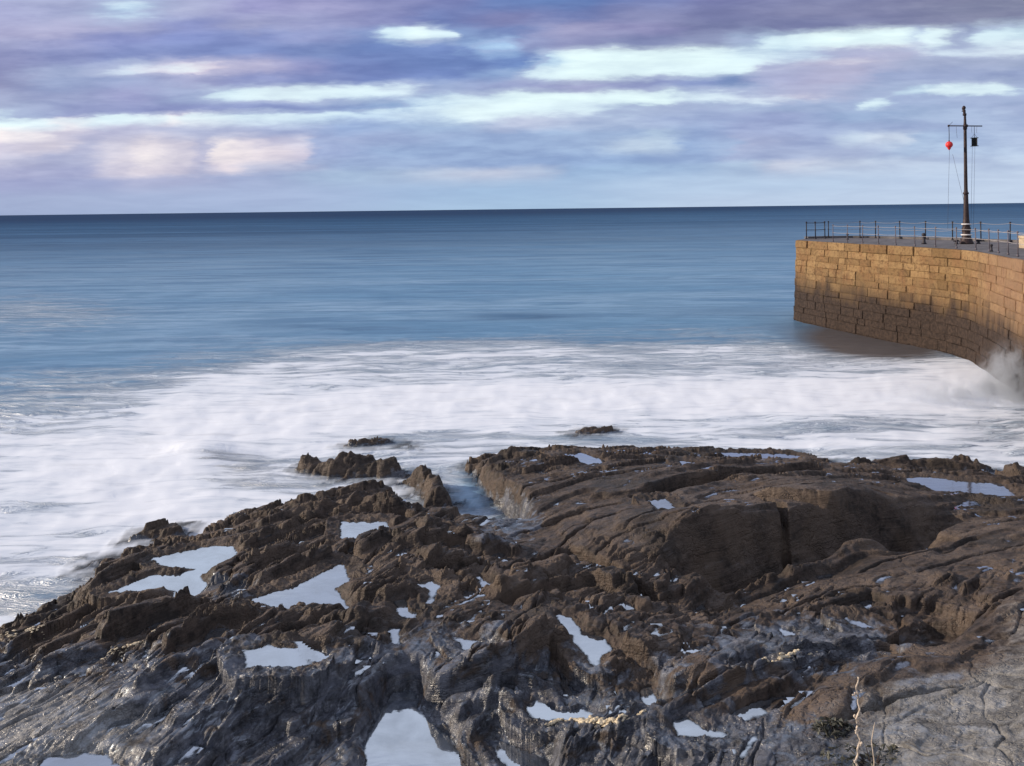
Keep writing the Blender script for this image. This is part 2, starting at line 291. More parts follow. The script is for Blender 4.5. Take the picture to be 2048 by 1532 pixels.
def land(x, y):
    x = np.asarray(x, f32); y = np.asarray(y, f32)
    r = rough_map(x, y)
    wx = x+.05*fbm(x*1.6, y*1.6, 3, 71, .42); wy = y+.06*fbm(x*1.6, y*1.6, 3, 75, .42)
    h = bil(T, wx, wy)+strata(x, y, r)*.74
    for L, hh, wb, wf in LG:
        lo = L.min(0)-3*wb; hi = L.max(0)+3*wb
        k = (x > lo[0]) & (x < hi[0]) & (y > lo[1]) & (y < hi[1])
        if not k.any(): continue
        sd, s = linedist(wx[k], wy[k], L)
        tp = sst(0, .12, s)*sst(1, .86, s)
        sd = sd+.07*fbm(x[k]*1.7, y[k]*1.7, 3, 81)
        h[k] += hh*.82*tp*np.where(sd > 0, np.exp(-sd/wb*1.3), np.exp(-(sd/(wf*1.2))**2))
    for L, dd, w in CL:
        lo = L.min(0)-4*w; hi = L.max(0)+4*w
        k = (x > lo[0]) & (x < hi[0]) & (y > lo[1]) & (y < hi[1])
        if not k.any(): continue
        sd, s = linedist(wx[k], wy[k], L)
        h[k] -= dd*1.3*sst(0, .08, s)*sst(1, .92, s)*np.exp(-np.abs(sd/w)**3)
    for L, dd, w, ww in SP:
        lo = L.min(0)-3*w; hi = L.max(0)+3*w
        k = (x > lo[0]) & (x < hi[0]) & (y > lo[1]) & (y < hi[1])
        if not k.any(): continue
        sd, s = linedist(wx[k], wy[k], L); a = dd*sst(0, .10, s)*sst(1, .90, s); sd = sd+.05*fbm(x[k]*1.4, y[k]*1.4, 2, 85)
        h[k] += a*np.where(sd > 0, .35*np.exp(-sd/min(w, .7))*sst(0, ww, sd)-.75*(1-sst(0, ww, sd)), -.75*np.exp(-(sd/w)**2))
    h = terrace(h, x, y, r)
    # shoreline
    sd = polydist(wx, wy, SHORE)+.10*fbm(x*1.1, y*1.1, 4, 91)
    h = np.where(sd < 1.0, np.minimum(h, -.05+.55*sst(-.05, .25, sd)+np.maximum(sd, 0)*.9+np.minimum(sd, 0)*.5+np.minimum(sd+.5, 0)*.6+.5*strata(x, y, r)), h)
    h = np.where((sd < 1.0) & (sd > -.3), terrace(h, x+3, y, r), h)
    # pools
    for n, z, dep, L in PW:
        c = L.mean(0); R = np.hypot(*(L-c).T).max()+1.4
        k = (np.abs(x-c[0]) < R) & (np.abs(y-c[1]) < R)
        if not k.any(): continue
        sd = polydist(x[k], y[k], L)+.06*fbm(x[k]*3, y[k]*3, 5, 95, .6)+.035
        hk = h[k]; nz = .04*fbm(x[k]*5, y[k]*5, 4, 97, .6)
        tgt = z+np.where(sd > 0, -.6*np.minimum(sd, dep/.6), np.minimum(-sd*.45, .12))+nz
        w = np.where(sd > 0, 1, np.exp(-(sd/.11)**2))
        # keep a rim: near the pool never below its level
        hk = hk*(1-w)+tgt*w
        rim = (sd <= 0) & (sd > -.3)
        hk = np.where(rim, np.maximum(hk, z-.005+(-sd)*.15+nz*.8+.12*np.abs(fbm(x[k]*3.5, y[k]*3.5, 4, 99, .6))), hk)
        h[k] = hk
    return h
# rocks standing apart in the water: outline (px,py,z), top height, label
ISLES = [
 ('jagged brown rock ridge awash between the left reef and the channel', .52, [(590, 935, .1), (600, 915, .3), (650, 908, .4), (700, 918, .35), (740, 912, .35), (800, 925, .3), (815, 950, .1), (740, 958, 0), (660, 957, 0), (610, 952, 0)]),
 ('curved brown rock standing at the mouth of the water channel', .5, [(800, 955, .2), (860, 940, .35), (885, 955, .35), (905, 1000, .2), (898, 1025, 0), (845, 1028, 0), (850, 995, .1), (830, 970, .1)]),
 ('small dark rock tip in the foam beyond the jagged ridge', .22, [(685, 893, 0), (720, 878, .1), (770, 876, .1), (785, 884, .05), (745, 892, 0), (700, 896, 0)]),
 ('tiny wet stone in the foam right of the small rock tip', .1, [(802, 892, 0), (822, 888, .05), (824, 894, 0)]),
 ('low flat dark rock farthest out in the foam', .2, [(1140, 868, 0), (1165, 857, .1), (1215, 853, .1), (1237, 860, .05), (1200, 869, 0), (1160, 871, 0)]),
 ('low purple-brown rock back with thin layers, washed over beside the right shore', .38, [(1675, 940, 0), (1740, 915, .2), (1810, 905, .3), (1870, 912, .25), (1960, 925, .2), (2005, 938, .1), (1960, 950, 0), (1850, 950, 0), (1750, 948, 0)]),
 ('rough brown rock at the right edge beyond the bright pool', .62, [(1975, 945, .1), (2000, 930, .4), (2060, 927, .5), (2120, 935, .5), (2120, 985, .2), (2040, 985, .2), (1990, 965, .2)]),
 ('low dark rock awash left of the jagged shore', .22, [(265, 1085, 0), (290, 1055, .1), (340, 1044, .15), (375, 1052, .1), (370, 1078, 0), (320, 1088, 0)]),
 ('faint wet stones under the foam at the left shore', .1, [(165, 1140, 0), (185, 1120, .05), (240, 1108, .05), (235, 1130, 0), (195, 1142, 0)]),
]
IW = [(n, t, line(p)) for n, t, p in ISLES]
def hit(px, py):
    z = np.linspace(3.4, -.3, 900); P_ = np.array([at(px, py, q_) for q_ in z]); h_ = land(P_[:, 0], P_[:, 1])
    k = np.flatnonzero(h_ >= z); k = k[0] if len(k) else 899
    return P_[k]
def isle_h(i, x, y):
    n, top, L = IW[i]
    sd = polydist(x+.06*fbm(x*2, y*2, 3, 100+i), y+.1*fbm(x*2, y*2, 3, 104+i), L)+.05*fbm(x*3, y*3, 3, 110+i)
    W = max(.12, sd.max()*.55)
    prof = np.where(sd > 0, np.minimum(sd/W, 1)**.65, (sd*.55+np.minimum(sd+.5, 0)*1.2)/max(top, .1))
    st = strata(x, y, np.full_like(x, 1.25))
    return terrace(top*prof*(.85+.7*fbm(x*1.0, y*1.5, 2, 120+i, .4))+st*(.45+.35*min(top, .6))-.03, x, y, np.full_like(x, 1.1))

# ------------------------------------------------------------------ mesh helpers
def prop(o, label=None, cat=None, kind=None, group=None):
    if label: o['label'] = label
    if cat: o['category'] = cat
    if kind: o['kind'] = kind
    if group: o['group'] = group
    return o
def npmesh(name, V, F, mat, parent=None, attrs=None, smooth=True):
    me = bpy.data.meshes.new(name)
    V = np.ascontiguousarray(V, f32); F = np.ascontiguousarray(F, np.int32); k = F.shape[1]
    me.vertices.add(len(V)); me.vertices.foreach_set('co', V.ravel())
    me.loops.add(F.size); me.loops.foreach_set('vertex_index', F.ravel())
    me.polygons.add(len(F)); me.polygons.foreach_set('loop_start', np.arange(0, F.size, k, dtype=np.int32))
    me.polygons.foreach_set('loop_total', np.full(len(F), k, np.int32))
    me.polygons.foreach_set('use_smooth', np.full(len(F), smooth, bool))
    me.update(calc_edges=True)
    for an, av in (attrs or {}).items():
        a = me.attributes.new(an, 'FLOAT', 'POINT'); a.data.foreach_set('value', np.ascontiguousarray(av, f32))
    me.materials.append(mat)
    o = bpy.data.objects.new(name, me); COL.objects.link(o)
    if parent: o.parent = parent
    return o
class MB:
    def __init__(s): s.v = []; s.f = []
    def add(s, V, F):
        b = len(s.v); s.v += [tuple(map(float, p)) for p in V]; s.f += [tuple(b+i for i in q) for q in F]
    def box(s, c, sx, sy, sz, rz=0, bev=0):
        ca, sa = math.cos(rz), math.sin(rz); P = []
        for z in (-.5, .5):
            for x, y in ((-.5, -.5), (.5, -.5), (.5, .5), (-.5, .5)):
                X, Y = x*sx, y*sy; P.append((c[0]+X*ca-Y*sa, c[1]+X*sa+Y*ca, c[2]+z*sz))
        s.add(P, [(3, 2, 1, 0), (4, 5, 6, 7), (0, 1, 5, 4), (1, 2, 6, 5), (2, 3, 7, 6), (3, 0, 4, 7)])
    def tube(s, pts, r, n=8, cap=True):
        pts = [Vector(p) for p in pts]; rs = r if isinstance(r, (list, tuple)) else [r]*len(pts)
        V = []; F = []; ref = None
        for i, p in enumerate(pts):
            d = (pts[min(i+1, len(pts)-1)]-pts[max(i-1, 0)]).normalized()
            if ref is None: ref = Vector((0, 0, 1)) if abs(d.z) < .9 else Vector((1, 0, 0))
            a = d.cross(ref).normalized(); b = d.cross(a).normalized()
            for k in range(n):
                t = 2*math.pi*k/n; V.append(p+(a*math.cos(t)+b*math.sin(t))*rs[i])
        for i in range(len(pts)-1):
            for k in range(n):
                F.append((i*n+k, i*n+(k+1) % n, (i+1)*n+(k+1) % n, (i+1)*n+k))
        if cap: F.append(tuple(range(n))[::-1]); F.append(tuple((len(pts)-1)*n+k for k in range(n)))
        s.add(V, F)
    def lathe(s, c, prof, n=20):
        V = []; F = []
        for r, z in prof:
            for k in range(n):
                t = 2*math.pi*k/n; V.append((c[0]+r*math.cos(t), c[1]+r*math.sin(t), c[2]+z))
        for i in range(len(prof)-1):
            for k in range(n): F.append((i*n+k, i*n+(k+1) % n, (i+1)*n+(k+1) % n, (i+1)*n+k))
        F.append(tuple(range(n))[::-1]); F.append(tuple((len(prof)-1)*n+k for k in range(n)))
        s.add(V, F)
    def build(s, name, mat, parent=None, smooth=False, loc=None):
        me = bpy.data.meshes.new(name)
        v = s.v
        if loc is not None: v = [(a-loc[0], b-loc[1], c-loc[2]) for a, b, c in v]
        me.from_pydata(v, [], s.f); me.update()
        for p in me.polygons: p.use_smooth = smooth
        me.materials.append(mat); o = bpy.data.objects.new(name, me); COL.objects.link(o)
        if parent: o.parent = parent
        if loc is not None and not parent: o.location = loc
        return o
def empty(name, loc):
    o = bpy.data.objects.new(name, None); COL.objects.link(o); o.location = loc; return o

# ------------------------------------------------------------------ materials
class NT:
    def __init__(s, tree): s.t = tree; s.n = tree.nodes; s.l = tree.links; s.n.clear()
    def new(s, kind, **kw):
        n = s.n.new(kind)
        for k, v in kw.items():
            if k.startswith('i_'):
                key = k[2:]; n.inputs[int(key) if key.isdigit() else key.replace('_', ' ')].default_value = v
            else: setattr(n, k, v)
        return n
    def set(s, sock, v):
        if isinstance(v, bpy.types.NodeSocket): s.l.new(v, sock)
        else:
            if sock.type == 'RGBA' and len(v) == 3: v = (*v, 1)
            sock.default_value = v
    def math(s, op, a, b=None, c=None, clamp=False):
        n = s.n.new('ShaderNodeMath'); n.operation = op; n.use_clamp = clamp
        s.set(n.inputs[0], a)
        if b is not None: s.set(n.inputs[1], b)
        if c is not None: s.set(n.inputs[2], c)
        return n.outputs[0]
    def mix(s, fac, a, b, mode='MIX'):
        n = s.n.new('ShaderNodeMix'); n.data_type = 'RGBA'; n.blend_type = mode; n.clamp_factor = True
        s.set(n.inputs[0], fac); s.set(n.inputs[6], a); s.set(n.inputs[7], b); return n.outputs[2]
    def rng(s, v, a, b, c=0., d=1., smooth=True):
        n = s.n.new('ShaderNodeMapRange'); n.interpolation_type = 'SMOOTHSTEP' if smooth else 'LINEAR'
        s.set(n.inputs[0], v); n.inputs[1].default_value = a; n.inputs[2].default_value = b; n.inputs[3].default_value = c; n.inputs[4].default_value = d
        return n.outputs[0]
    def noise(s, vec, scale, detail=4, rough=.5, dist=0., col=False):
        n = s.n.new('ShaderNodeTexNoise'); n.inputs['Scale'].default_value = scale; n.inputs['Detail'].default_value = detail
        n.inputs['Roughness'].default_value = rough; n.inputs['Distortion'].default_value = dist
        if vec is not None: s.l.new(vec, n.inputs['Vector'])
        return n.outputs[1 if col else 0]
    def attr(s, name):
        n = s.n.new('ShaderNodeAttribute'); n.attribute_name = name; return n.outputs['Fac']
    def mapping(s, vec, scale=(1, 1, 1), rot=(0, 0, 0), loc=(0, 0, 0)):
        n = s.n.new('ShaderNodeMapping'); s.l.new(vec, n.inputs[0]); n.inputs[1].default_value = loc; n.inputs[2].default_value = rot; n.inputs[3].default_value = scale
        return n.outputs[0]
    def bump(s, h, strength=.5, dist=.02, normal=None):
        n = s.n.new('ShaderNodeBump'); n.inputs['Strength'].default_value = strength; n.inputs['Distance'].default_value = dist
        s.l.new(h, n.inputs['Height'])
        if normal is not None: s.l.new(normal, n.inputs['Normal'])
        return n.outputs[0]
def material(name):
    m = bpy.data.materials.new(name); m.use_nodes = True; t = NT(m.node_tree)
    out = t.new('ShaderNodeOutputMaterial'); b = t.new('ShaderNodeBsdfPrincipled'); t.l.new(b.outputs[0], out.inputs[0])
    return m, t, b, out
def pos(t): return t.new('ShaderNodeNewGeometry').outputs['Position']
def simple(name, col, rough=.6, metal=0., nz=.25, scale=8., spec=.5):
    m, t, b, out = material(name); p = pos(t)
    n = t.noise(p, scale, 5, .6)
    dark = tuple(c*(1-nz) for c in col); lite = tuple(min(1, c*(1+nz)) for c in col)
    t.set(b.inputs['Base Color'], t.mix(t.rng(n, .3, .7), dark, lite))
    b.inputs['Roughness'].default_value = rough; b.inputs['Metallic'].default_value = metal; b.inputs['Specular IOR Level'].default_value = spec
    t.set(b.inputs['Normal'], t.bump(n, .3, .01))
    return m

def rock_material(name, isle=False):
    m, t, b, out = material(name); p = pos(t)
    wet = t.attr('wet'); pale = t.attr('pale'); bed = t.attr('bed')
    geo = t.new('ShaderNodeNewGeometry'); sx = t.new('ShaderNodeSeparateXYZ'); t.l.new(geo.outputs['True Normal'], sx.inputs[0])
    n1 = t.noise(p, 1.2, 6, .6); n2 = t.noise(p, 7, 6, .65); n3 = t.noise(p, 38, 5, .7); n4 = t.noise(p, 2.7, 5, .6, .6)
    weed = t.mix(t.rng(n2, .3, .72), (.018, .014, .012), (.100, .073, .058))
    weed = t.mix(t.rng(n1, .42, .66), weed, (.130, .098, .077))
    weed = t.mix(t.rng(n3, .56, .75, 0, .5), weed, (.18, .135, .105))
    slate = t.mix(t.rng(n2, .3, .7), (.020, .022, .028), (.092, .096, .116))
    slate = t.mix(t.rng(n4, .5, .68), slate, (.125, .132, .16))
    slate = t.mix(t.rng(n3, .58, .74, 0, .6), slate, (.23, .24, .27))
    n5 = t.noise(p, .55, 5, .6, .5); weed = t.mix(t.rng(n5, .52, .64, 0, .75), weed, (.034, .028, .024)); weed = t.mix(t.rng(n5, .46, .34, 0, .55), weed, (.150, .108, .078))
    wf = t.rng(t.math('ADD', wet, t.math('MULTIPLY', t.math('SUBTRACT', n4, .5), 1.5)), .38, .62)
    col = t.mix(wf, weed, slate)
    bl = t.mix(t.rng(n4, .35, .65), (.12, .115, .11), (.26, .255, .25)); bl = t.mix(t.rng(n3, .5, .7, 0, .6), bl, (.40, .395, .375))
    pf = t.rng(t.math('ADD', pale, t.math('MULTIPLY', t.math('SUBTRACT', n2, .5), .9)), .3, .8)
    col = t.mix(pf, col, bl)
    # thin dark bedding seams
    cb = t.new('ShaderNodeCombineXYZ'); lay = t.noise(p, .9, 3, .5)
    t.l.new(t.math('ADD', t.math('MULTIPLY', bed, 1.0), t.math('MULTIPLY', lay, .25)), cb.inputs[2])
    sxy = t.new('ShaderNodeSeparateXYZ'); t.l.new(p, sxy.inputs[0]); t.l.new(t.math('MULTIPLY', sxy.outputs[0], .03), cb.inputs[0]); t.l.new(t.math('MULTIPLY', sxy.outputs[1], .03), cb.inputs[1])
    lam = t.noise(cb.outputs[0], 26, 5, .65); lam2 = t.noise(cb.outputs[0], 90, 3, .6)
    seam = t.rng(lam, .58, .66)
    col = t.mix(t.math('MULTIPLY', seam, .5), col, (.014, .011, .010))
    col = t.mix(t.rng(lam, .46, .36, 0, .35), col, t.mix(.5, col, (.16, .13, .11)))
    t.set(b.inputs['Base Color'], col)
    film = t.rng(t.noise(p, 5.5, 4, .6, .4), .42, .56)
    film = t.math('MULTIPLY', film, wf)
    ro = t.mix(film, (.6, .6, .6), (.33, .33, .33)); t.set(b.inputs['Roughness'], ro)
    t.set(b.inputs['Specular IOR Level'], t.math('ADD', t.math('MULTIPLY', film, .55), .25))
    h = t.math('ADD', t.math('MULTIPLY', n2, 1.0), t.math('MULTIPLY', n3, .45))
    h = t.math('ADD', h, t.math('MULTIPLY', t.noise(p, 110, 3, .6), .14)); h = t.math('ADD', t.math('MULTIPLY', h, .75), t.math('ADD', t.math('MULTIPLY', lam, 1.3), t.math('MULTIPLY', lam2, .35)))
    vw = t.new('ShaderNodeVectorMath', operation='MULTIPLY_ADD'); t.l.new(t.noise(p, 4, 3, .6, col=True), vw.inputs[0]); vw.inputs[1].default_value = (.35, .35, .35); t.l.new(p, vw.inputs[2])
    cr = []
    for sc_, rz_ in ((2.6, .7), (7.5, .5)):
        vo = t.new('ShaderNodeTexVoronoi'); vo.feature = 'DISTANCE_TO_EDGE'; vo.inputs['Scale'].default_value = sc_; t.l.new(t.mapping(vw.outputs[0], (.55, 1.5, 2.2), (0, 0, -rz_)), vo.inputs['Vector']); cr.append(t.rng(vo.outputs[0], 0, .07))
    msk = t.rng(n1, .45, .6)
    h = t.math('ADD', h, t.math('MULTIPLY', t.math('ADD', t.math('MULTIPLY', cr[0], 1.0), t.math('MULTIPLY', cr[1], .5)), t.math('ADD', t.math('MULTIPLY', msk, 1.3), .2)))
    nb = t.bump(h, .6, .03); t.set(b.inputs['Normal'], nb)
    g = t.new('ShaderNodeBsdfGlossy'); g.inputs['Roughness'].default_value = .30; g.inputs['Color'].default_value = (.80, .90, 1, 1); t.l.new(t.bump(n2, .35, .03), g.inputs['Normal'])
    upn = t.rng(sx.outputs[2], .55, .98); thin = t.rng(t.noise(p, 3.1, 5, .65, .8), .46, .62)
    mx = t.new('ShaderNodeMixShader'); t.set(mx.inputs[0], t.math('MULTIPLY', t.math('MULTIPLY', t.math('ADD', t.math('MULTIPLY', wf, .17), .02), upn), thin)); t.l.new(b.outputs[0], mx.inputs[1]); t.l.new(g.outputs[0], mx.inputs[2]); t.l.new(mx.outputs[0], out.inputs[0])
    return m
M_rock = rock_material('wet layered rock')

def pool_material():
    m, t, b, out = material('still pool water'); p = pos(t); dp = t.attr('depth')
    n = t.noise(p, 1.7, 4, .6, .5); n2 = t.noise(t.mapping(p, (1, 3, 1)), 3, 3, .5); n3 = t.noise(p, 14, 4, .6)
    t.set(b.inputs['Base Color'], t.mix(t.rng(n, .4, .62), (.03, .034, .042), (.11, .125, .145)))
    b.inputs['Roughness'].default_value = .05
    nb = t.bump(n2, .05, .02); t.set(b.inputs['Normal'], nb)
    g = t.new('ShaderNodeBsdfGlossy'); g.inputs['Roughness'].default_value = .05; g.inputs['Color'].default_value = (.86, .92, 1, 1); t.l.new(nb, g.inputs['Normal'])
    mx = t.new('ShaderNodeMixShader'); t.set(mx.inputs[0], t.rng(n, .35, .75, .80, .55)); t.l.new(b.outputs[0], mx.inputs[1]); t.l.new(g.outputs[0], mx.inputs[2])
    tr = t.new('ShaderNodeBsdfTransparent'); tr.inputs[0].default_value = (.85, .88, .92, 1); am = t.new('ShaderNodeMixShader')
    t.set(am.inputs[0], t.rng(t.math('ADD', dp, t.math('MULTIPLY', t.math('SUBTRACT', n3, .5), .03)), -.004, .024)); t.l.new(tr.outputs[0], am.inputs[1]); t.l.new(mx.outputs[0], am.inputs[2]); t.l.new(am.outputs[0], out.inputs[0])
    return m
M_pool = pool_material()

def sea_material():
    m, t, b, out = material('sea water with foam'); p = pos(t)
    foam = t.attr('foam'); alpha = t.attr('cover'); silt_refl = t.attr('silt_and_reflection'); far = t.attr('far')
    # streaks drawn out along the shore by the swell
    wv = t.new('ShaderNodeVectorMath', operation='MULTIPLY_ADD'); t.l.new(t.noise(p, .16, 3, .5, col=True), wv.inputs[0]); wv.inputs[1].default_value = (2.2, 2.2, 0); t.l.new(p, wv.inputs[2])
    q = wv.outputs[0]
    s1 = t.noise(t.mapping(q, (.22, 1.0, 1)), 1.0, 6, .58, .6)
    s2 = t.noise(t.mapping(q, (.55, 2.6, 1), (0, 0, .12)), 1.0, 6, .62, .8)
    s3 = t.noise(t.mapping(q, (.018, .11, 1), (0, 0, .05)), 1.0, 7, .6, .3)
    s4 = t.noise(t.mapping(p, (.004, .03, 1)), 1.0, 7, .6, .2)
    st = t.math('ADD', t.math('MULTIPLY', s1, .55), t.math('MULTIPLY', s2, .45))
    ff = t.math('ADD', foam, t.math('MULTIPLY', t.math('SUBTRACT', st, .5), t.math('ADD', t.math('MULTIPLY', t.rng(foam, 0, .3), 1.7), .0)))
    ff = t.math('ADD', ff, t.math('MULTIPLY', t.math('SUBTRACT', s3, .5), t.rng(foam, .02, .4, 0., .5)))
    fac = t.rng(ff, .10, .95)
    deep = t.mix(t.rng(s3, .3, .7), (.13, .30, .50), (.26, .43, .62))
    s5 = t.noise(t.mapping(q, (.06, .42, 1), (0, 0, .04)), 1.0, 6, .62, .5)
    deep = t.mix(t.rng(s5, .52, .38, 0, .8), deep, (.085, .22, .40))
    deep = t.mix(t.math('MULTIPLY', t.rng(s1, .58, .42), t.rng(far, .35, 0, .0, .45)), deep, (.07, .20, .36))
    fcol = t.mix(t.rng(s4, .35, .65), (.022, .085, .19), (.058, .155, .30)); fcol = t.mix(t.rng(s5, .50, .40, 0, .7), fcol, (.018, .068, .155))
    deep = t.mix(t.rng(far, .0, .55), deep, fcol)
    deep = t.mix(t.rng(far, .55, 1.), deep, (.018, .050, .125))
    near = t.mix(silt_refl, deep, (.10, .085, .08))  # brown of the silty wave and of the painted pier reflection
    col = t.mix(fac, near, (.88, .925, 1.0))
    t.set(b.inputs['Base Color'], col)
    b.inputs['Roughness'].default_value = .9; b.inputs['Specular IOR Level'].default_value = 0
    h = t.math('ADD', t.math('MULTIPLY', s3, 4.0), t.math('ADD', t.math('MULTIPLY', s1, .9), t.math('MULTIPLY', s2, .4)))
    h = t.math('ADD', h, t.math('MULTIPLY', s4, 12.))
    nb = t.bump(t.math('MULTIPLY', h, t.rng(fac, .0, .8, 1., .25)), .6, .14); t.set(b.inputs['Normal'], nb)
    gl = t.new('ShaderNodeBsdfGlossy'); gl.inputs['Roughness'].default_value = .28; t.l.new(nb, gl.inputs['Normal'])
    gm = t.new('ShaderNodeMixShader'); t.set(gm.inputs[0], t.math('MULTIPLY', t.math('SUBTRACT', 1.0, fac), t.rng(far, 0, .9, .20, .05)))
    t.l.new(b.outputs[0], gm.inputs[1]); t.l.new(gl.outputs[0], gm.inputs[2])
    a2 = t.math('ADD', alpha, t.math('MULTIPLY', t.math('SUBTRACT', s2, .5), t.rng(alpha, .0, .25, 0, .5)), clamp=True)
    a2 = t.math('MULTIPLY', a2, t.rng(alpha, .0, .05), clamp=True)
    tr = t.new('ShaderNodeBsdfTransparent'); am = t.new('ShaderNodeMixShader'); t.set(am.inputs[0], a2); t.l.new(tr.outputs[0], am.inputs[1]); t.l.new(gm.outputs[0], am.inputs[2]); t.l.new(am.outputs[0], out.inputs[0])
    return m
M_sea = sea_material()

def stone_material():
    m, t, b, out = material('pier sandstone'); g = t.new('ShaderNodeNewGeometry'); p = g.outputs['Position']; rnd = g.outputs['Random Per Island']
    sp = t.new('ShaderNodeSeparateXYZ'); t.l.new(p, sp.inputs[0]); z = sp.outputs[2]
    n1 = t.noise(p, 1.1, 6, .65); n2 = t.noise(p, 6, 6, .7); n3 = t.noise(t.mapping(p, (1, 1, .22)), 1.5, 5, .6)
    base = t.mix(rnd, (.23, .140, .060), (.41, .262, .122))
    base = t.mix(t.rng(n1, .42, .68), base, (.30, .165, .075)); base = t.mix(t.rng(n2, .46, .68, 0, .8), base, (.12, .068, .032))
    # wall leans to a pinker stone where it runs in to the shore
    xx = t.rng(sp.outputs[1], 40, 33); base = t.mix(t.math('MULTIPLY', xx, .5), base, (.36, .22, .145))
    base = t.mix(t.rng(n3, .55, .7, 0, .5), base, (.14, .09, .05))
    zz = t.math('ADD', z, t.math('MULTIPLY', t.math('SUBTRACT', n3, .5), 2.2)); zz = t.math('ADD', zz, t.math('MULTIPLY', t.math('SUBTRACT', rnd, .5), .35))
    base = t.mix(t.rng(zz, 3.8, 2.5, 0, .45), base, (.14, .095, .055))
    tide = t.rng(zz, 3.1, 1.75)
    weed = t.mix(t.rng(n2, .35, .65), (.034, .024, .020), (.078, .053, .041))
    base = t.mix(tide, base, weed)
    t.set(b.inputs['Base Color'], base); b.inputs['Roughness'].default_value = .8; b.inputs['Specular IOR Level'].default_value = .25
    t.set(b.inputs['Normal'], t.bump(t.math('ADD', n2, t.math('MULTIPLY', t.noise(p, 24, 5, .6), .4)), 1.0, .08))
    return m
M_stone = stone_material()
M_joint = simple('dark mortar joints', (.12, .075, .045), .9, 0, .4)
M_deck = simple('pier paving', (.13, .12, .125), .75, 0, .35, 1.6)
M_iron = simple('rusted dark iron', (.040, .024, .024), .6, .3, .4, 10)
M_ironblk = simple('dark painted rail iron', (.030, .026, .034), .55, .2, .3, 10)
M_ironthin = simple('faded grey rail iron', (.14, .12, .14), .6, .1, .3, 10)
M_rope = simple('weathered pale rope', (.34, .32, .33), .9, 0, .2, 20)
M_line = simple('thin grey signal line', (.10, .10, .13), .9, 0, .2, 20)
M_red = simple('red plastic', (.80, .035, .03), .4, 0, .1, 4)
M_black = simple('black canvas', (.018, .020, .020), .75, 0, .3, 12)
M_white = simple('white rope halo', (.80, .76, .74), .6, 0, .1, 12)
M_quartz = simple('cream quartz', (.62, .52, .36), .45, 0, .35, 14)
M_stalk = simple('bleached dead stem', (.62, .52, .42), .8, 0, .3, 40)
M_leaf = simple('dark olive leaves', (.10, .10, .08), .7, 0, .5, 20)
M_pale = simple('pale block stone', (.50, .40, .28), .85, 0, .25, 3)

# ------------------------------------------------------------------ rocky shore
nA = int(1280*Q); ths = np.radians(np.linspace(-44, 44, nA))
rr = [4.5]
while rr[-1] < 30:
    r = rr[-1]; rr.append(r+max(.011, min(.075, (r*r)/ (7.0*1050)))/Q*(3.0 if r < 7.4 else 1.0)*(2.0 if r > 25 else 1))
rr = np.array(rr); nR = len(rr)
TH, RR = np.meshgrid(ths, rr)
X = (RR*np.sin(TH)).astype(f32); Y = (RR*np.cos(TH)).astype(f32)
H = land(X.ravel(), Y.ravel()).reshape(X.shape)
print('terrain', X.shape, H.min(), H.max())
px, py = topix(X, Y, H)
wetm = sst(1130, 1400, py+110*fbm(X*.45, Y*.45, 3, 200)-.10*(px-700)*(px > 1200))*.62+.05
wetm = np.maximum(wetm, .75*np.exp(-((px-1020)/80)**2-((py-1030)/60)**2))
wetm = np.maximum(wetm, .8*np.exp(-((px-1600)/260)**2-((py-1290)/75)**2))
wetm = np.maximum(wetm, .65*np.exp(-((px-450)/90)**2-((py-1170)/40)**2))
wetm = np.maximum(wetm, .8*np.exp(-((H)/.12)**2))
pale = .95*sst(1450, 1950, px)*sst(1280, 1420, py)+.95*sst(560, 60, px)*sst(1260, 1460, py)+.5*sst(1900, 2048, px)*sst(1150, 1220, py)  # paler rock towards the lower corners, part of it misty haze put into the colour
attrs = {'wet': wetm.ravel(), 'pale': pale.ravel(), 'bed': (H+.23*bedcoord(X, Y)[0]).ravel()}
V = np.stack([X.ravel(), Y.ravel(), H.ravel()], 1)
idx = np.arange(nR*nA).reshape(nR, nA)
F = np.stack([idx[:-1, :-1].ravel(), idx[:-1, 1:].ravel(), idx[1:, 1:].ravel(), idx[1:, :-1].ravel()], 1)
F = F[(H.ravel()[F].max(1) > -.55)]
SLAB = line([(905, 935, .2), (980, 890, .4), (1110, 880, .4), (1290, 896, .4), (1480, 880, .3), (1600, 880, .2), (1700, 915, 0), (1600, 940, .3), (1450, 957, .7), (1340, 987, .8), (1295, 1005, 1.1), (1500, 975, 1.3),
 (1570, 1030, 1.2), (1585, 1060, 1.2), (1570, 1120, .8), (1500, 1160, .6), (1420, 1180, .6), (1330, 1200, .7), (1240, 1160, 1.1), (1130, 1090, 1.1), (1046, 1098, 0), (990, 1030, 0)])
UPPER = line([(1295, 1005, 1.1), (1340, 987, .8), (1450, 957, .7), (1600, 940, .3), (1740, 940, .2), (1810, 950, .4), (1850, 985, .8), (1880, 1030, .8), (1800, 1075, .6), (1690, 1105, .6), (1570, 1130, .6), (1585, 1060, 1.2), (1560, 1012, 1.3), (1500, 975, 1.3)])
cx, cy = V[F, 0].mean(1), V[F, 1].mean(1)
k1 = polydist(cx, cy, SLAB) > 0; k2 = (polydist(cx, cy, UPPER) > 0) & ~k1
def submesh(name, fk):
    f = F[fk]; u, inv = np.unique(f, return_inverse=True)
    return npmesh(name, V[u], inv.reshape(f.shape), M_rock, attrs={k: v[u] for k, v in attrs.items()})
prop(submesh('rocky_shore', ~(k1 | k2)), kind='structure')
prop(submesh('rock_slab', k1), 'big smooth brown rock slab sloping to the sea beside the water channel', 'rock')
prop(submesh('rock_ledge', k2), 'rounded dark brown ledge above the deep black cleft, right of the big slab', 'rock')

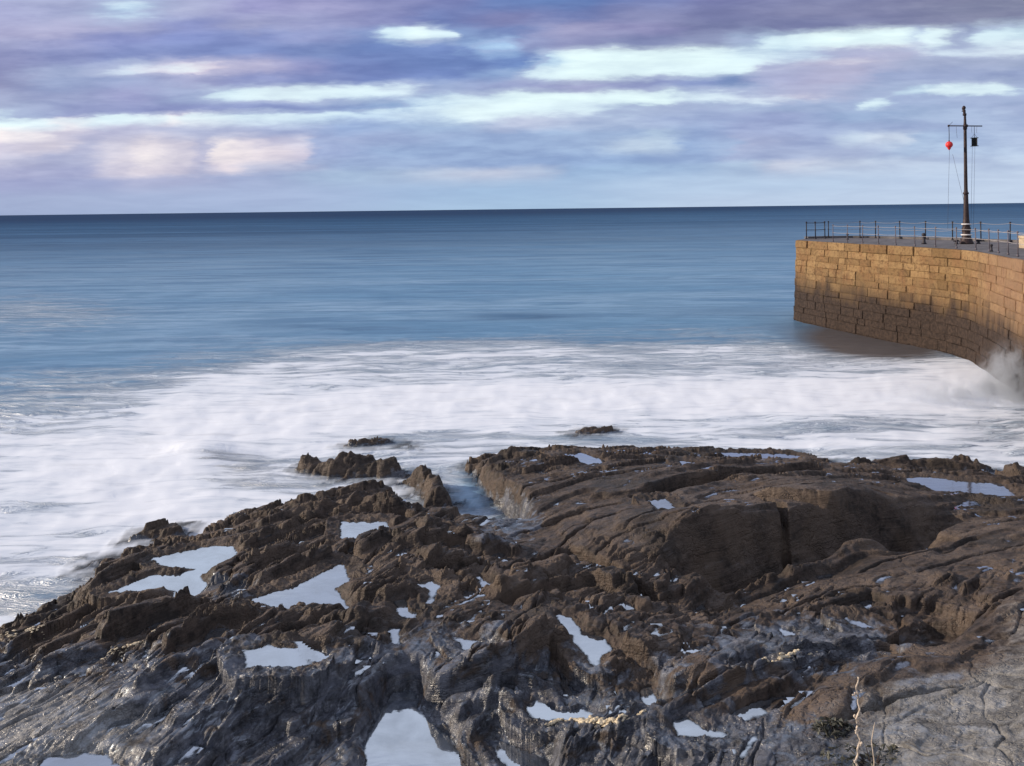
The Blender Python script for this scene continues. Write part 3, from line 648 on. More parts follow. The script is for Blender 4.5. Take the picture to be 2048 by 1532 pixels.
# rocks apart
for i, (lab, top, L) in enumerate(IW):
    lo = L.min(0)-.5; hi = L.max(0)+.5; st = .03/Q
    gx, gy = np.meshgrid(np.arange(lo[0], hi[0], st), np.arange(lo[1], hi[1], st*1.6))
    h = isle_h(i, gx.ravel().astype(f32), gy.ravel().astype(f32))
    ix = np.arange(gx.size).reshape(gx.shape)
    f = np.stack([ix[:-1, :-1].ravel(), ix[:-1, 1:].ravel(), ix[1:, 1:].ravel(), ix[1:, :-1].ravel()], 1)
    f = f[h[f].max(1) > -.35]
    if i == 6: pass
    u, inv = np.unique(f, return_inverse=True)
    v = np.stack([gx.ravel(), gy.ravel(), h], 1)[u]; c = v.mean(0); c[2] = 0; v = v-c
    o = npmesh('rock', v, inv.reshape(f.shape), M_rock, attrs={'wet': .18+.5*np.exp(-(v[:, 2]/.15)**2), 'pale': np.zeros(len(v)), 'bed': v[:, 2]+.23*bedcoord(v[:, 0]+c[0], v[:, 1]+c[1])[0]})
    o.location = c; prop(o, lab, 'rock')

# the stone standing in the pool
def small_stone(c, r, name, lab, cat, seed, mat=M_rock, flat=.7):
    n = 18; V_ = []; F_ = []
    for a in range(n+1):
        ph = math.pi*a/n
        for b_ in range(2*n):
            t_ = math.pi*b_/n; V_.append((math.sin(ph)*math.cos(t_), math.sin(ph)*math.sin(t_), math.cos(ph)))
    V_ = np.array(V_); k = 1+.35*fbm(V_[:, 0]*1.6+seed, V_[:, 1]*1.6+V_[:, 2]*1.3, 4, seed)
    V_ = V_*k[:, None]*np.array([r, r*.8, r*flat])
    for a in range(n):
        for b_ in range(2*n):
            F_.append((a*2*n+b_, a*2*n+(b_+1) % (2*n), (a+1)*2*n+(b_+1) % (2*n), (a+1)*2*n+b_))
    o = npmesh(name, V_, np.array(F_)[:, ::-1], mat, attrs={'wet': np.full(len(V_), .15), 'pale': np.zeros(len(V_)), 'bed': np.zeros(len(V_))})
    o.location = c; prop(o, lab, cat); return o
small_stone(tuple(at(602, 1212, 1.17)), .085, 'stone', 'small dark stone standing in the bright tide pool', 'stone', 3)

# ------------------------------------------------------------------ tide pools
for n, z, dep, L in PW:
    c = L.mean(0); st = .05
    lo = L.min(0)-.22; hi = L.max(0)+.22
    gx, gy = np.meshgrid(np.arange(lo[0], hi[0]+st, st), np.arange(lo[1], hi[1]+st, st))
    hh = land(gx.ravel(), gy.ravel()); sd = polydist(gx.ravel(), gy.ravel(), L)
    ix = np.arange(gx.size).reshape(gx.shape)
    f = np.stack([ix[:-1, :-1].ravel(), ix[:-1, 1:].ravel(), ix[1:, 1:].ravel(), ix[1:, :-1].ravel()], 1)
    f = f[(sd[f].max(1) > -.16) & (hh[f].min(1) < z)]
    u, inv = np.unique(f, return_inverse=True)
    v = np.stack([gx.ravel(), gy.ravel(), np.full(gx.size, z)], 1)[u]-np.array([c[0], c[1], z])
    o = npmesh('tide_pool', v, inv.reshape(f.shape), M_pool, attrs={'depth': (z-hh)[u]}); o.location = (c[0], c[1], z); prop(o, kind='structure')

# small puddles: water standing in the hollows of the rock
st = .055; gx1 = np.arange(-9.5, 13, st); gy1 = np.arange(7.2, 24, st)
gx, gy = np.meshgrid(gx1, gy1); hh = land(gx.ravel(), gy.ravel()).reshape(gx.shape)
ny_, nx_ = hh.shape
W = np.full(hh.shape, np.inf); flat = hh.ravel().tolist(); Wl = [math.inf]*len(flat); hq = []
for j in range(ny_):
    for i in ((0, nx_-1) if 0 < j < ny_-1 else range(nx_)):
        k = j*nx_+i; Wl[k] = flat[k]; hq.append((flat[k], k))
for k in np.flatnonzero(hh.ravel() < .02).tolist():
    if Wl[k] == math.inf: Wl[k] = flat[k]; hq.append((flat[k], k))
heapq.heapify(hq); pop, push = heapq.heappop, heapq.heappush
while hq:
    w, k = pop(hq); i = k % nx_
    for k2_, ok in ((k-1, i > 0), (k+1, i < nx_-1), (k-nx_, k >= nx_), (k+nx_, k < nx_*(ny_-1))):
        if ok and Wl[k2_] == math.inf:
            v = flat[k2_]; v = w if v < w else v
            Wl[k2_] = v; push(hq, (v, k2_))
W = np.array(Wl).reshape(hh.shape); dep = W-hh
inpool = np.zeros(hh.shape, bool)
for n, z, d_, L in PW: inpool |= (polydist(gx, gy, L) > -.26)
mask = (dep > .008) & ~inpool & (hh > .1)
lab = np.zeros(hh.shape, int); nl = 0; PV = []; PF = []; PD = []; used = set()
mk = mask.ravel(); seen = np.zeros(mk.size, bool)
for k0 in np.flatnonzero(mk).tolist():
    if seen[k0]: continue
    stack = [k0]; seen[k0] = True; cells = []
    while stack:
        k = stack.pop(); cells.append(k); i = k % nx_
        for k2_ in (k-1, k+1, k-nx_, k+nx_):
            if 0 <= k2_ < mk.size and mk[k2_] and not seen[k2_] and abs(Wl[k2_]-Wl[k]) < 1e-6: seen[k2_] = True; stack.append(k2_)
    if len(cells) < 2: continue
    cj = np.array(cells)//nx_; ci = np.array(cells) % nx_
    X0, Y0 = gx1[ci.mean().astype(int)], gy1[cj.mean().astype(int)]
    mxd = max(Wl[k]-flat[k] for k in cells)
    lev = Wl[cells[0]]-.004-max(0, mxd-.05)*.55          # deep hollows stand part full
    keep = perlin(np.array([X0*.8]), np.array([Y0*.8]), 150)[0]
    if (len(cells) > 300 and keep < .05) or keep < -.5: continue
    S_ = set()
    for a, b_ in zip(cj.tolist(), ci.tolist()):
        for da in (-1, 0, 1):
            for db in (-1, 0, 1): S_.add((a+da, b_+db))
    for a, b_ in S_:
        if not (0 <= a < ny_-1 and 0 <= b_ < nx_-1): continue
        if hh[a:a+2, b_:b_+2].min() > lev or (a, b_) in used or gy1[a] < 8.3: continue
        used.add((a, b_))
        q = len(PV); x0, y0 = gx1[b_], gy1[a]
        PV += [(x0, y0, lev), (x0+st, y0, lev), (x0+st, y0+st, lev), (x0, y0+st, lev)]; PF.append((q, q+1, q+2, q+3)); PD += [lev-hh[a, b_], lev-hh[a, b_+1], lev-hh[a+1, b_+1], lev-hh[a+1, b_]]
print('puddle quads', len(PF))
prop(npmesh('puddle_water', np.array(PV), np.array(PF), M_pool, attrs={'depth': np.array(PD)}), kind='structure')

# ------------------------------------------------------------------ sea
a0 = np.linspace(-46, 46, int(560*Q)+1); ext = np.linspace(46, 314, 90)[1:-1]
ang = np.radians(a0)
rs = [11.5]
while rs[-1] < 45000:
    r = rs[-1]; rs.append(r+max(.07, r*r/2600)/Q if r < 60 else r*1.045)
rs = np.array(rs)
A, R_ = np.meshgrid(ang, rs); sx_ = (R_*np.sin(A)); sy_ = (R_*np.cos(A))
ppx, ppy = topix(sx_, sy_, 0.)
def G(cx_, cy_, wx_, wy_, x=None, y=None):
    return np.exp(-((ppx-cx_)/wx_)**2-((ppy-cy_)/wy_)**2)
yb = np.interp(ppx, [-400, 0, 250, 450, 700, 900, 1300, 1550, 1700, 2048, 2500], [815, 790, 752, 716, 682, 670, 674, 672, 690, 690, 690])
wob = 14*fbm(sx_*.10, sy_*.25, 3, 210)
t_ = ppy-yb+wob
lw = sst(600, 150, ppx)
foam = .46*sst(-14-30*lw, 30+95*lw, t_)+.11*sst(-70, 10, t_)+.03
foam += .13*sst(-90, 0, t_)*sst(900, 300, ppx)
foam += .46*np.exp(-((ppy-np.interp(ppx, [300, 900, 1400, 1900, 2100], [860, 800, 795, 790, 745]))/38)**2)*sst(250, 520, ppx)
foam += .18*G(250, 930, 260, 60)+.15*G(250, 1040, 280, 40)+.25*G(360, 870, 60, 70)
foam += .13*G(1100, 880, 900, 36)*(ppx > 0)+.12*G(300, 960, 330, 60)
foam -= .42*G(120, 1195, 190, 38)+.22*G(180, 705, 130, 26)+.30*G(1240, 880, 160, 16)+.25*G(800, 880, 130, 18)+.16*G(1650, 850, 200, 18)
foam -= .15*G(60, 1000, 120, 60)
foam += .22*G(60, 620, 220, 26)+.18*G(80, 660, 330, 90)+.10*G(0, 540, 200, 40)+.14*G(1760, 660, 200, 12)+.12*G(1000, 585, 420, 28)+.15*G(1350, 660, 300, 14)
foam -= .15*G(1030, 630, 110, 10)+.10*G(1450, 625, 120, 10)
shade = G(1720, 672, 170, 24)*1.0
silt_and_reflection = .95*np.clip(1.3*G(1700, 672, 120, 34)+1.2*G(1800, 704, 120, 18), 0, 1)  # the pier's shadow and reflection, painted brown into the water at its foot
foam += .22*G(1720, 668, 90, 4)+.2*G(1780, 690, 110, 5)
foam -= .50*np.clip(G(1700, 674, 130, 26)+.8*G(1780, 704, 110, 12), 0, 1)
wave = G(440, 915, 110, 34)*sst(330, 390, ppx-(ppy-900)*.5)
foam -= .26*wave+.18*G(520, 960, 130, 30); silt_and_reflection = np.clip(silt_and_reflection+.5*wave+.3*G(520, 960, 120, 30)+.2*G(100, 1200, 200, 50), 0, 1)
foam -= .45*G(950, 990, 45, 50)
foam += .35*G(1985, 775, 110, 36)+.2*G(1900, 735, 90, 14)
foam = np.clip(foam, 0, 1.1)
foam *= (R_ < 300)
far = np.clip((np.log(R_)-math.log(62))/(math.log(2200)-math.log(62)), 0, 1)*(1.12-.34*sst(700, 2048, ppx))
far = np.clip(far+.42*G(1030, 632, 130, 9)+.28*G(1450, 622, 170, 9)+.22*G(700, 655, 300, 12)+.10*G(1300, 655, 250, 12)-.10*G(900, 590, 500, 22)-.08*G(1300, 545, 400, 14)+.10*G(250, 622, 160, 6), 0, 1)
dz = .05*fbm(sx_*.25, sy_*.6, 3, 220)*(R_ < 80)+.22*G(400, 905, 70, 22)+.07*foam*fbm(sx_*.7, sy_*.9, 3, 224)
# how far the rock lies below the surface
near = R_.ravel() < 33
Hs = np.full(R_.size, -3.); Hs[near] = land(sx_.ravel()[near], sy_.ravel()[near])
for i, (n, top, L) in enumerate(IW):
    lo = L.min(0)-1.2; hi = L.max(0)+1.2
    k = (sx_.ravel() > lo[0]) & (sx_.ravel() < hi[0]) & (sy_.ravel() > lo[1]) & (sy_.ravel() < hi[1])
    Hs[k] = np.maximum(Hs[k], isle_h(i, sx_.ravel()[k].astype(f32), sy_.ravel()[k].astype(f32)))
Hs = Hs.reshape(R_.shape)
veil = .045*sst(-.5, .0, Hs)*foam
wz = dz+veil
cover = sst(-.07, .34, wz-Hs)
V2 = np.stack([sx_.ravel(), sy_.ravel(), wz.ravel()], 1)
nr, na = R_.shape; ix = np.arange(nr*na).reshape(nr, na)
F2 = np.stack([ix[:-1, :-1].ravel(), ix[:-1, 1:].ravel(), ix[1:, 1:].ravel(), ix[1:, :-1].ravel()], 1)
F2 = F2[(cover.ravel()[F2].max(1) > .001) & ((wz-Hs).ravel()[F2].max(1) > -.2)]
# the sea all round behind
A3, R3 = np.meshgrid(np.radians(np.linspace(46, 314, 60)), np.geomspace(11.5, rs[-1], 40))
b0 = len(V2); V3 = np.stack([(R3*np.sin(A3)).ravel(), (R3*np.cos(A3)).ravel(), np.full(R3.size, -.02)], 1)
ix3 = b0+np.arange(R3.size).reshape(R3.shape)
F3 = np.stack([ix3[:-1, :-1].ravel(), ix3[:-1, 1:].ravel(), ix3[1:, 1:].ravel(), ix3[1:, :-1].ravel()], 1)
e = lambda a, v: np.r_[a.ravel(), np.full(R3.size, v)]
o = npmesh('sea', np.vstack([V2, V3]), np.vstack([F2, F3]), M_sea, attrs={'foam': e(foam, .3), 'cover': e(cover, 1.), 'silt_and_reflection': e(silt_and_reflection, 0), 'far': e(far, .3)})
prop(o, kind='structure')
# sea bed under the shallow water, and the ground the viewer stands on
M_bed = simple('dark sea bed', (.07, .06, .055), .9, 0, .4, .8)
bed = MB(); bed.box((0, 60, -3.2), 260, 150, .4); prop(bed.build('sea_bed', M_bed), kind='structure')

# ------------------------------------------------------------------ pier
TOPZ = 5.25
base = line([(1587, 640), (1640, 653), (1750, 677), (1850, 697), (1905, 709), (1940, 721), (1985, 751), (2035, 787), (2100, 840), (2220, 940)], 0)
base = np.array([np.interp(np.linspace(0, 1, 400), np.r_[0, np.cumsum(np.hypot(*(base[1:]-base[:-1]).T))]/np.hypot(*(base[1:]-base[:-1]).T).sum(), base[:, k]) for k in (0, 1)]).T
for _ in range(60): base[1:-1] = (base[:-2]+2*base[1:-1]+base[2:])/4
print('pier', base[0], base[200], base[-1])
seg = np.hypot(*(base[1:]-base[:-1]).T); cum = np.r_[0, np.cumsum(seg)]; LEN = cum[-1]
def wallpt(s, z, out=0.):
    i = min(max(np.searchsorted(cum, s)-1, 0), len(seg)-1); t = (s-cum[i])/seg[i]
    p = base[i]+(base[i+1]-base[i])*t
    k0, k1_ = max(i-6, 0), min(i+7, len(base)-1); d = base[k1_]-base[k0]; d = d/np.hypot(*d); nrm = np.array([d[1], -d[0]])   # towards the sea side facing the viewer
    if nrm @ (-p) < 0: nrm = -nrm
    q = p+nrm*(out-z*.05)
    return np.array([q[0], q[1], z]), nrm, d
pier = empty('pier', (float(base[200][0]), float(base[200][1]), 0)); prop(pier, 'curved harbour pier of golden stone blocks with a dark tide line, standing in the sea', 'pier')
P0 = np.array(pier.location)
mb = MB(); zc = -.8; ci = 0
hs = []
while zc < TOPZ-.75:
    h = random.uniform(.34, .66); hs.append((zc, min(h, TOPZ-.5-zc))); zc += h
zc = hs[-1][0]+hs[-1][1]; hs.append((zc, TOPZ-zc))
def block(mb, s0, s1, z0, z1, out, bv=.025):
    g = random.choice((.002, .003, .008, .014, .022))
    q = []
    for (s, z, o_) in ((s0+g, z0+g, 0), (s1-g, z0+g, 0), (s1-g, z1-g, 0), (s0+g, z1-g, 0)):
        q.append(wallpt(s, z, -.12)[0]-P0)
    for (s, z) in ((s0+g, z0+g), (s1-g, z0+g), (s1-g, z1-g), (s0+g, z1-g)): q.append(wallpt(s, z, out-bv)[0]-P0)
    for (s, z) in ((s0+g+bv, z0+g+bv), (s1-g-bv, z0+g+bv), (s1-g-bv, z1-g-bv), (s0+g+bv, z1-g-bv)):
        q.append(wallpt(s+random.uniform(-.018, .018), z+random.uniform(-.018, .018), out+random.uniform(-.012, .012))[0]-P0)
    F_ = []
    for a in (0, 4):
        for k in range(4): F_.append((a+k, a+(k+1) % 4, a+4+(k+1) % 4, a+4+k))
    F_.append((8, 9, 10, 11)); mb.add(q, F_)
for ci, (z0, h) in enumerate(hs):
    s = -random.uniform(0, .2); last = ci == len(hs)-1
    while s < LEN:
        w = random.uniform(1.1, 2.2) if last else random.choice((random.uniform(.6, 1.0), random.uniform(.9, 1.7)))
        s1 = min(s+w, LEN)
        if s1-max(s, 0) > .15:
            lump = False
            block(mb, max(s, 0), s1-(random.choice((0, 0, .05, .09)) if last else 0), z0, z0+h-(random.uniform(0, .03) if last else 0), random.uniform(-.02, .045)+(.03 if last else 0)-(.05 if lump else 0))
        s += w
wall = mb.build('stone_wall', M_stone, pier)
core = MB(); ss = np.linspace(0, LEN, 80); V_ = []; F_ = []
for i, s in enumerate(ss): V_ += [wallpt(s, -3, -.03)[0]-P0, wallpt(s, TOPZ-.03, -.03)[0]-P0]
for i in range(len(ss)-1): F_.append((2*i, 2*i+2, 2*i+3, 2*i+1))
core.add(V_, F_)
# outline of the deck, and the hidden seaward and end faces
WID = 9.5
back = [at(a_, b_, TOPZ) for a_, b_ in ((1599, 478.6), (1612, 476.6), (1660, 475.4), (1705, 475.0), (1750, 475.5), (1800, 476.6), (1850, 478), (1900, 479.4), (1950, 481), (2000, 482.8), (2048, 484.5), (2100, 486.3), (2180, 489.5))]
frontl = [wallpt(s, TOPZ, -.03)[0] for s in ss]
ring = frontl+back[::-1]
ring = [np.array(p)-P0 for p in ring]
dk = MB(); n_ = len(ring)
dk.add([(p[0], p[1], TOPZ-.02) for p in ring], [tuple(range(n_))])
sw = MB(); nb = len(back); e0 = frontl[0]-P0
lst = [e0]+[b_-P0 for b_ in back]
V_ = []; 
for p in lst: V_ += [(p[0], p[1], -3), (p[0], p[1], TOPZ-.022)]
sw.add(V_, [(2*i, 2*i+1, 2*i+3, 2*i+2) for i in range(len(lst)-1)])
core.build('wall_core', M_stone, pier); sw.build('seaward_wall', M_stone, pier); dk.build('deck', M_deck, pier)
# low kerb on the seaward rim of the deck
kb = MB()
for i in range(1, len(back)-1):
    a, b_ = back[i]-P0, back[i+1]-P0; c = (a+b_)/2; d = b_-a
    kb.box((c[0]*1., c[1], TOPZ+.05), np.hypot(d[0], d[1])-.03, .4, .14, math.atan2(d[1], d[0]))
kb.build('kerb', M_deck, pier)

def lerp(a, b_, t): return a+(b_-a)*t
# near rail
def railing(name, lab, posts, hgt, rad, mat, rope_mat, sag, nrope=2, heights=None, rope_r=.012):
    r0 = empty(name, tuple(map(float, posts[0]))); prop(r0, lab, 'railing'); O = np.array(posts[0])
    src = None
    for p in posts:
        if src is None:
            q = MB(); q.tube([(0, 0, 0), (0, 0, hgt)], rad, 8); q.lathe((0, 0, 0), [(rad*2.2, 0), (rad*2.2, .05), (rad*1.2, .09)], 10); q.lathe((0, 0, hgt-.03), [(rad*.8, 0), (rad*1.7, .03), (rad*1.7, .07), (rad*.6, .10)], 10); q.lathe((0, 0, hgt*.52), [(rad*.9, 0), (rad*1.5, .02), (rad*1.5, .05), (rad*.9, .07)], 10)
            o_ = q.build('post', mat, r0, True); src = o_
        else:
            o_ = src.copy(); COL.objects.link(o_); o_.parent = r0
        o_.location = tuple(np.array(p)-O)
        o_.rotation_euler = (random.uniform(-.02, .02), random.uniform(-.02, .02), 0)
    for lv in range(nrope):
        q = MB(); zz = (hgt-.03 if lv == 0 else hgt*.55)
        pts = []
        for a, b_ in zip(posts[:-1], posts[1:]):
            for k in range(5):
                t = k/5; w = lerp(np.array(a), np.array(b_), t)-O; sg = sag*4*t*(1-t); pts.append((w[0], w[1], w[2]+zz-sg))
        w = np.array(posts[-1])-O; pts.append((w[0], w[1], w[2]+zz))
        q.tube(pts, rope_r, 6); q.build('rail' if sag < .01 else 'rope', rope_mat, r0, True)
    return r0
near_posts = [wallpt(s, TOPZ, -.45)[0] for s in np.arange(3.4, LEN-.5, 1.33)]
railing('railing', 'thin grey post railing along the near edge of the pier top', near_posts, 1.0, .024, M_ironthin, M_rope, .02)
fb = np.array(back)
def backpt(s): 
    i = s*(len(fb)-1); k = min(int(i), len(fb)-2); return lerp(fb[k], fb[k+1], i-k)
end_posts = [at(1613, 478, TOPZ), at(1631, 478, TOPZ), at(1650, 477, TOPZ)]
railing('railing', 'short dark railing with two straight rails at the pier tip', end_posts, 1.1, .035, M_ironblk, M_ironblk, 0, 2, rope_r=.022)
far_posts = [at(px_, py_, TOPZ) for px_, py_ in ((1657, 476), (1720, 475.5), (1751, 476), (1800, 477), (1851, 478.5), (1905, 480.5), (1962, 482), (2020, 484), (2085, 487))]
railing('railing', 'tall dark posts with sagging pale ropes along the seaward side of the pier top', far_posts, 1.1, .034, M_ironblk, M_rope, .07)

# signal mast
bp = at(1933, 487, TOPZ); mast = empty('signal_mast', tuple(bp)); prop(mast, 'tall dark iron signal mast with a crossarm standing on the pier', 'signal mast'); MS = .90; mast.scale = (MS, MS, MS)
q = MB(); q.lathe((0, 0, 0), [(.40, 0), (.40, .06), (.36, .10), (.33, .22), (.27, .38), (.245, .46), (.26, .50), (.265, .56), (.225, .62), (.24, .80), (.262, .88), (.25, .95), (.20, 1.10), (.235, 1.16), (.235, 1.22), (.20, 1.28), (.165, 1.6), (.145, 2.2), (.13, 3.0), (.12, 3.05), (.165, 3.09), (.165, 3.17), (.12, 3.22), (.105, 3.4), (.095, 5.0), (.088, 7.0), (.085, 7.1)], 24)
q.build('pole', M_iron, mast, True)
q = MB(); q.lathe((0, 0, 7.1), [(.08, 0), (.115, .03), (.12, .12), (.10, .3), (.08, .42), (.065, .9)], 18); q.build('pole_collar', M_iron, mast, True)
q = MB(); q.tube([(0, 0, 7.95), (-.02, 0, 8.1), (-.05, 0, 8.3), (-.09, 0, 8.42), (-.16, 0, 8.38)], [.065, .07, .09, .08, .05], 10); q.lathe((-.06, 0, 8.40), [(.09, 0), (.11, .05), (.10, .12), (.04, .2)], 14); q.box((-.02, 0, 8.05), .17, .12, .14); q.tube([(-.19, 0, 8.26), (-.02, 0, 8.3)], .03, 8); q.build('finial', M_iron, mast, True)
q = MB(); q.tube([(-1.03, 0, 7.36), (1.06, 0, 7.32)], .036, 10); q.lathe((-1.03, 0, 7.30), [(.05, 0), (.055, .06), (.05, .12)], 10); q.box((0, -.1, 7.34), .2, .08, .16); q.build('crossarm', M_iron, mast, True)
q = MB(); q.tube([(-1.0, 0, 7.38), (-.78, 0, 7.60)], .012, 6); q.build('stay', M_line, mast, True)
for zz, r_ in ((.505, .29), (1.17, .26)):  # added rings standing in for the bright haloed rail ropes that pass the mast
    q = MB(); q.lathe((0, 0, zz), [(r_, 0), (r_+.02, .02), (r_+.02, .06), (r_, .08)], 24); q.build('band', M_white, mast, True)
for X_, top, bx, bot in ((-1.16+.17, 5.85, -1.16, .9), (-.8, 5.6, -.12, 2.6), (-.55, 7.3, -.5, 6.6), (.42, 7.3, .42, 6.9), (.74, 7.3, .72, 6.9)):
    q = MB(); q.tube([(X_, 0, top), ((X_+bx)/2, .02, (top+bot)/2), (bx, 0, bot)], .008, 5); q.build('halyard', M_line, mast, True)
for X_ in (.50, .34):
    q = MB(); q.tube([(X_+.1, 0, 6.1), (X_+.02, 0, 3.5), (X_-.05, 0, .9)], .007, 5); q.build('halyard', M_line, mast, True)
for sx in (-.62, .62):
    q = MB(); q.lathe((0, 0, 0), [(.10, 0), (.11, .03), (.07, .08), (.07, .16), (.12, .2), (.10, .24)], 14); q.box((0, 0, .17), .34, .07, .06)
    o_ = q.build('mooring_cleat', M_ironblk, None, True); o_.location = (bp[0]+sx, bp[1]-.1, TOPZ-.02); prop(o_, 'low black mooring cleat just %s of the mast foot' % ('left' if sx < 0 else 'right'), 'mooring cleat', group='mooring cleats beside the mast foot')
bl = (bp[0]-1.02*MS, bp[1]-.02, TOPZ+6.18*MS)
q = MB(); ball = empty('signal_ball', bl); prop(ball, 'bright red ball hanging from the left end of the mast crossarm', 'signal ball')
pr = [(.02, -.34), (.05, -.30), (.09, -.25)]+[(.21*math.sin(a), -.21*math.cos(a)) for a in np.linspace(.5, math.pi-.12, 14)]
q.lathe((0, 0, 0), pr, 22); q.build('ball', M_red, ball, True)
q = MB(); q.tube([(0, 0, .2), (.01, 0, .6), (0, 0, 1.12)], .02, 7); q.lathe((0, 0, .2), [(.04, 0), (.045, .05), (.02, .08)], 10); q.build('hanging_line', M_ironblk, ball, True); ball.scale = (MS, MS, MS)
sq = (bp[0]+.56*MS, bp[1]-.02, TOPZ+6.33*MS)
q = MB(); sg = empty('signal_basket', sq); prop(sg, 'black square signal shape hanging on the right side of the mast', 'signal shape')
# two crossed square panels in a frame
for rz in (0, math.pi/2): q.box((0, 0, 0), .40, .03, .50, rz+.2)
q.build('panel', M_black, sg)
for zz in (-.25, .25):
    q = MB(); q.tube([(.215*math.cos(a), .215*math.sin(a), zz) for a in np.linspace(0, 2*math.pi, 17)], .018, 6, False)
    q.build('hoop', M_black, sg, True)
q = MB(); q.tube([(0, 0, .25), (0, 0, .98)], .014, 6); q.tube([(-.18, 0, .26), (0, 0, .5), (.18, 0, .26)], .01, 5); q.build('hanging_line', M_line, sg, True); sg.scale = (MS, MS, MS)
# bollards on the deck
for k, (px_, py_, lab, s_) in enumerate(((1695, 479, 'small dark bollard on the pier top near its tip', .8), (1848, 488, 'dark upright bollard on the pier top left of the mast', 1.25), (1983, 503, 'squat dark bollard on the pier top right of the mast', .7))):
    q = MB(); q.lathe((0, 0, 0), [(.13, 0), (.14, .04), (.09, .09), (.075, .30), (.08, .36), (.12, .40), (.12, .46), (.06, .50)], 16); o_ = q.build('bollard', M_ironblk, None, True)
    o_.scale = (s_*.8, s_*.8, s_); o_.location = tuple(at(px_, py_, TOPZ-.02)); prop(o_, lab, 'bollard', group='bollards on the pier top')
q = MB(); c = at(2078, 496, TOPZ-.02); q.box((0, 0, .26), 1.5, .8, .52); q.box((0, 0, .56), 1.6, .9, .12)
o_ = q.build('stone_block', M_pale); o_.location = tuple(c); prop(o_, 'pale stone block on the pier top at the right edge', 'stone block')

# ------------------------------------------------------------------ mineral veins, plants
def vein(pts, lab, dens, r0, r1, wid):
    L = np.array([(a, b_) for a, b_, z in pts]); q = MB(); nseg = len(pts)-1
    import bmesh
    Vv = []; Ff = []
    ico = bmesh.new(); bmesh.ops.create_icosphere(ico, subdivisions=2, radius=1); iv = np.array([v.co[:] for v in ico.verts]); fi = [tuple(v.index for v in f.verts) for f in ico.faces]; ico.free()
    P = np.array([hit(p[0], p[1]) for p in pts]); sl = np.hypot(*(P[1:, :2]-P[:-1, :2]).T); cu = np.r_[0, np.cumsum(sl)]
    n = int(cu[-1]*dens); c0 = None; XY = []
    for _ in range(n):
        s = random.uniform(0, cu[-1]); i = min(np.searchsorted(cu, s, side='right')-1, nseg-1); t = (s-cu[i])/sl[i]
        p = P[i, :2]*(1-t)+P[i+1, :2]*t
        gp = 1-abs(2*s/cu[-1]-1)
        if perlin(np.array([s*2.3]), np.array([3.3+len(lab)]), 160)[0] < -.6: continue
        XY.append((p[0]+random.gauss(0, wid*(.4+gp)), p[1]+random.gauss(0, wid*(.4+gp)), random.uniform(r0, r1)*(.6+.5*gp)))
    XY = np.array(XY); hz = land(XY[:, 0], XY[:, 1]); b_ = 0
    org = np.array([XY[0, 0], XY[0, 1], hz[0]])
    for (x, y, r), z in zip(XY, hz):
        sc = np.array([r*random.uniform(.9, 1.9), r*random.uniform(.8, 1.2), r*random.uniform(.45, .8)])
        v = iv*sc*(1+.25*rng.standard_normal((len(iv), 1)).clip(-1, 1)); a = random.uniform(.2, .9); ca, sa = math.cos(a), math.sin(a)
        v = np.stack([v[:, 0]*ca-v[:, 1]*sa, v[:, 0]*sa+v[:, 1]*ca, v[:, 2]], 1)+np.array([x, y, z+r*.15])-org
        q.add(v, fi)
    o_ = q.build('quartz_vein', M_quartz, None, True); o_.location = org; prop(o_, lab, 'mineral vein')
vein([(1092, 1452, 1.6), (1130, 1440, 1.65), (1200, 1442, 1.68), (1245, 1436, 1.68), (1290, 1420, 1.66)], 'bright cream mineral vein along the ledge at the bottom centre', 190, .010, .026, .020)
vein([(185, 1322, 1.2), (235, 1302, 1.25), (262, 1290, 1.25), (310, 1262, 1.2)], 'cream mineral vein crossing the lower left rocks', 150, .008, .022, .022)
vein([(-30, 1285, .8), (20, 1268, .75), (60, 1262, .75), (88, 1258, .75)], 'pale pinkish mineral band at the left edge beside the water', 130, .010, .024, .05)
vein([(1525, 1319, 1.75), (1560, 1312, 1.75), (1635, 1304, 1.75)], 'thin buff mineral streak in the grey rock of the lower right', 60, .012, .024, .012)

# dead plant stem with leafy tuft near the viewer
b0_ = hit(1716, 1570); hz = float(land(np.array([b0_[0]]), np.array([b0_[1]]))[0])
stem = empty('dead_plant', (b0_[0], b0_[1], hz)); prop(stem, 'bleached knobbly dead plant stem standing upright before the lower right rocks', 'dead plant')
q = MB(); pts = []; rad = []; Hh = 1.02
for k in range(46):
    t = k/45; pts.append((.010*math.sin(t*19)+.008*math.sin(t*47)+.01*t, .006*math.cos(t*23), t*Hh-.03)); rad.append(.0105*(1-.35*t)*(1+.4*max(0, math.sin(t*38+1))**3))
q.tube(pts, rad, 8); q.build('stem', M_stalk, stem, True)
q = MB()
for k in range(16):
    t = random.uniform(.1, .98); i = int(t*45); p = pts[i]; a = random.uniform(0, 6.28); l = random.uniform(.02, .05)
    q.tube([p, (p[0]+l*math.cos(a), p[1]+l*math.sin(a)*.6, p[2]+l*.8)], [.005, .003], 5)
    for _ in range(3): q.lathe((p[0]+l*math.cos(a)+random.uniform(-.008, .008), p[1]+l*math.sin(a)*.6, p[2]+l*.8+random.uniform(-.012, .012)), [(.002, -.008), (.009, -.003), (.009, .003), (.002, .009)], 7)
q.build('seed_head', M_stalk, stem, True)
o2 = MB(); p2 = [(0, 0, 0), (.01, 0, .2), (-.008, .01, .38), (.012, 0, .52), (.02, 0, .56)]; o2.tube(p2, [.006, .005, .005, .004, .002], 6)
st2 = empty('dead_plant', (b0_[0]+.15, b0_[1]+.02, hz)); prop(st2, 'short thin dead twig beside the tall bleached stem', 'dead plant'); o2.build('stem', M_stalk, st2, True)
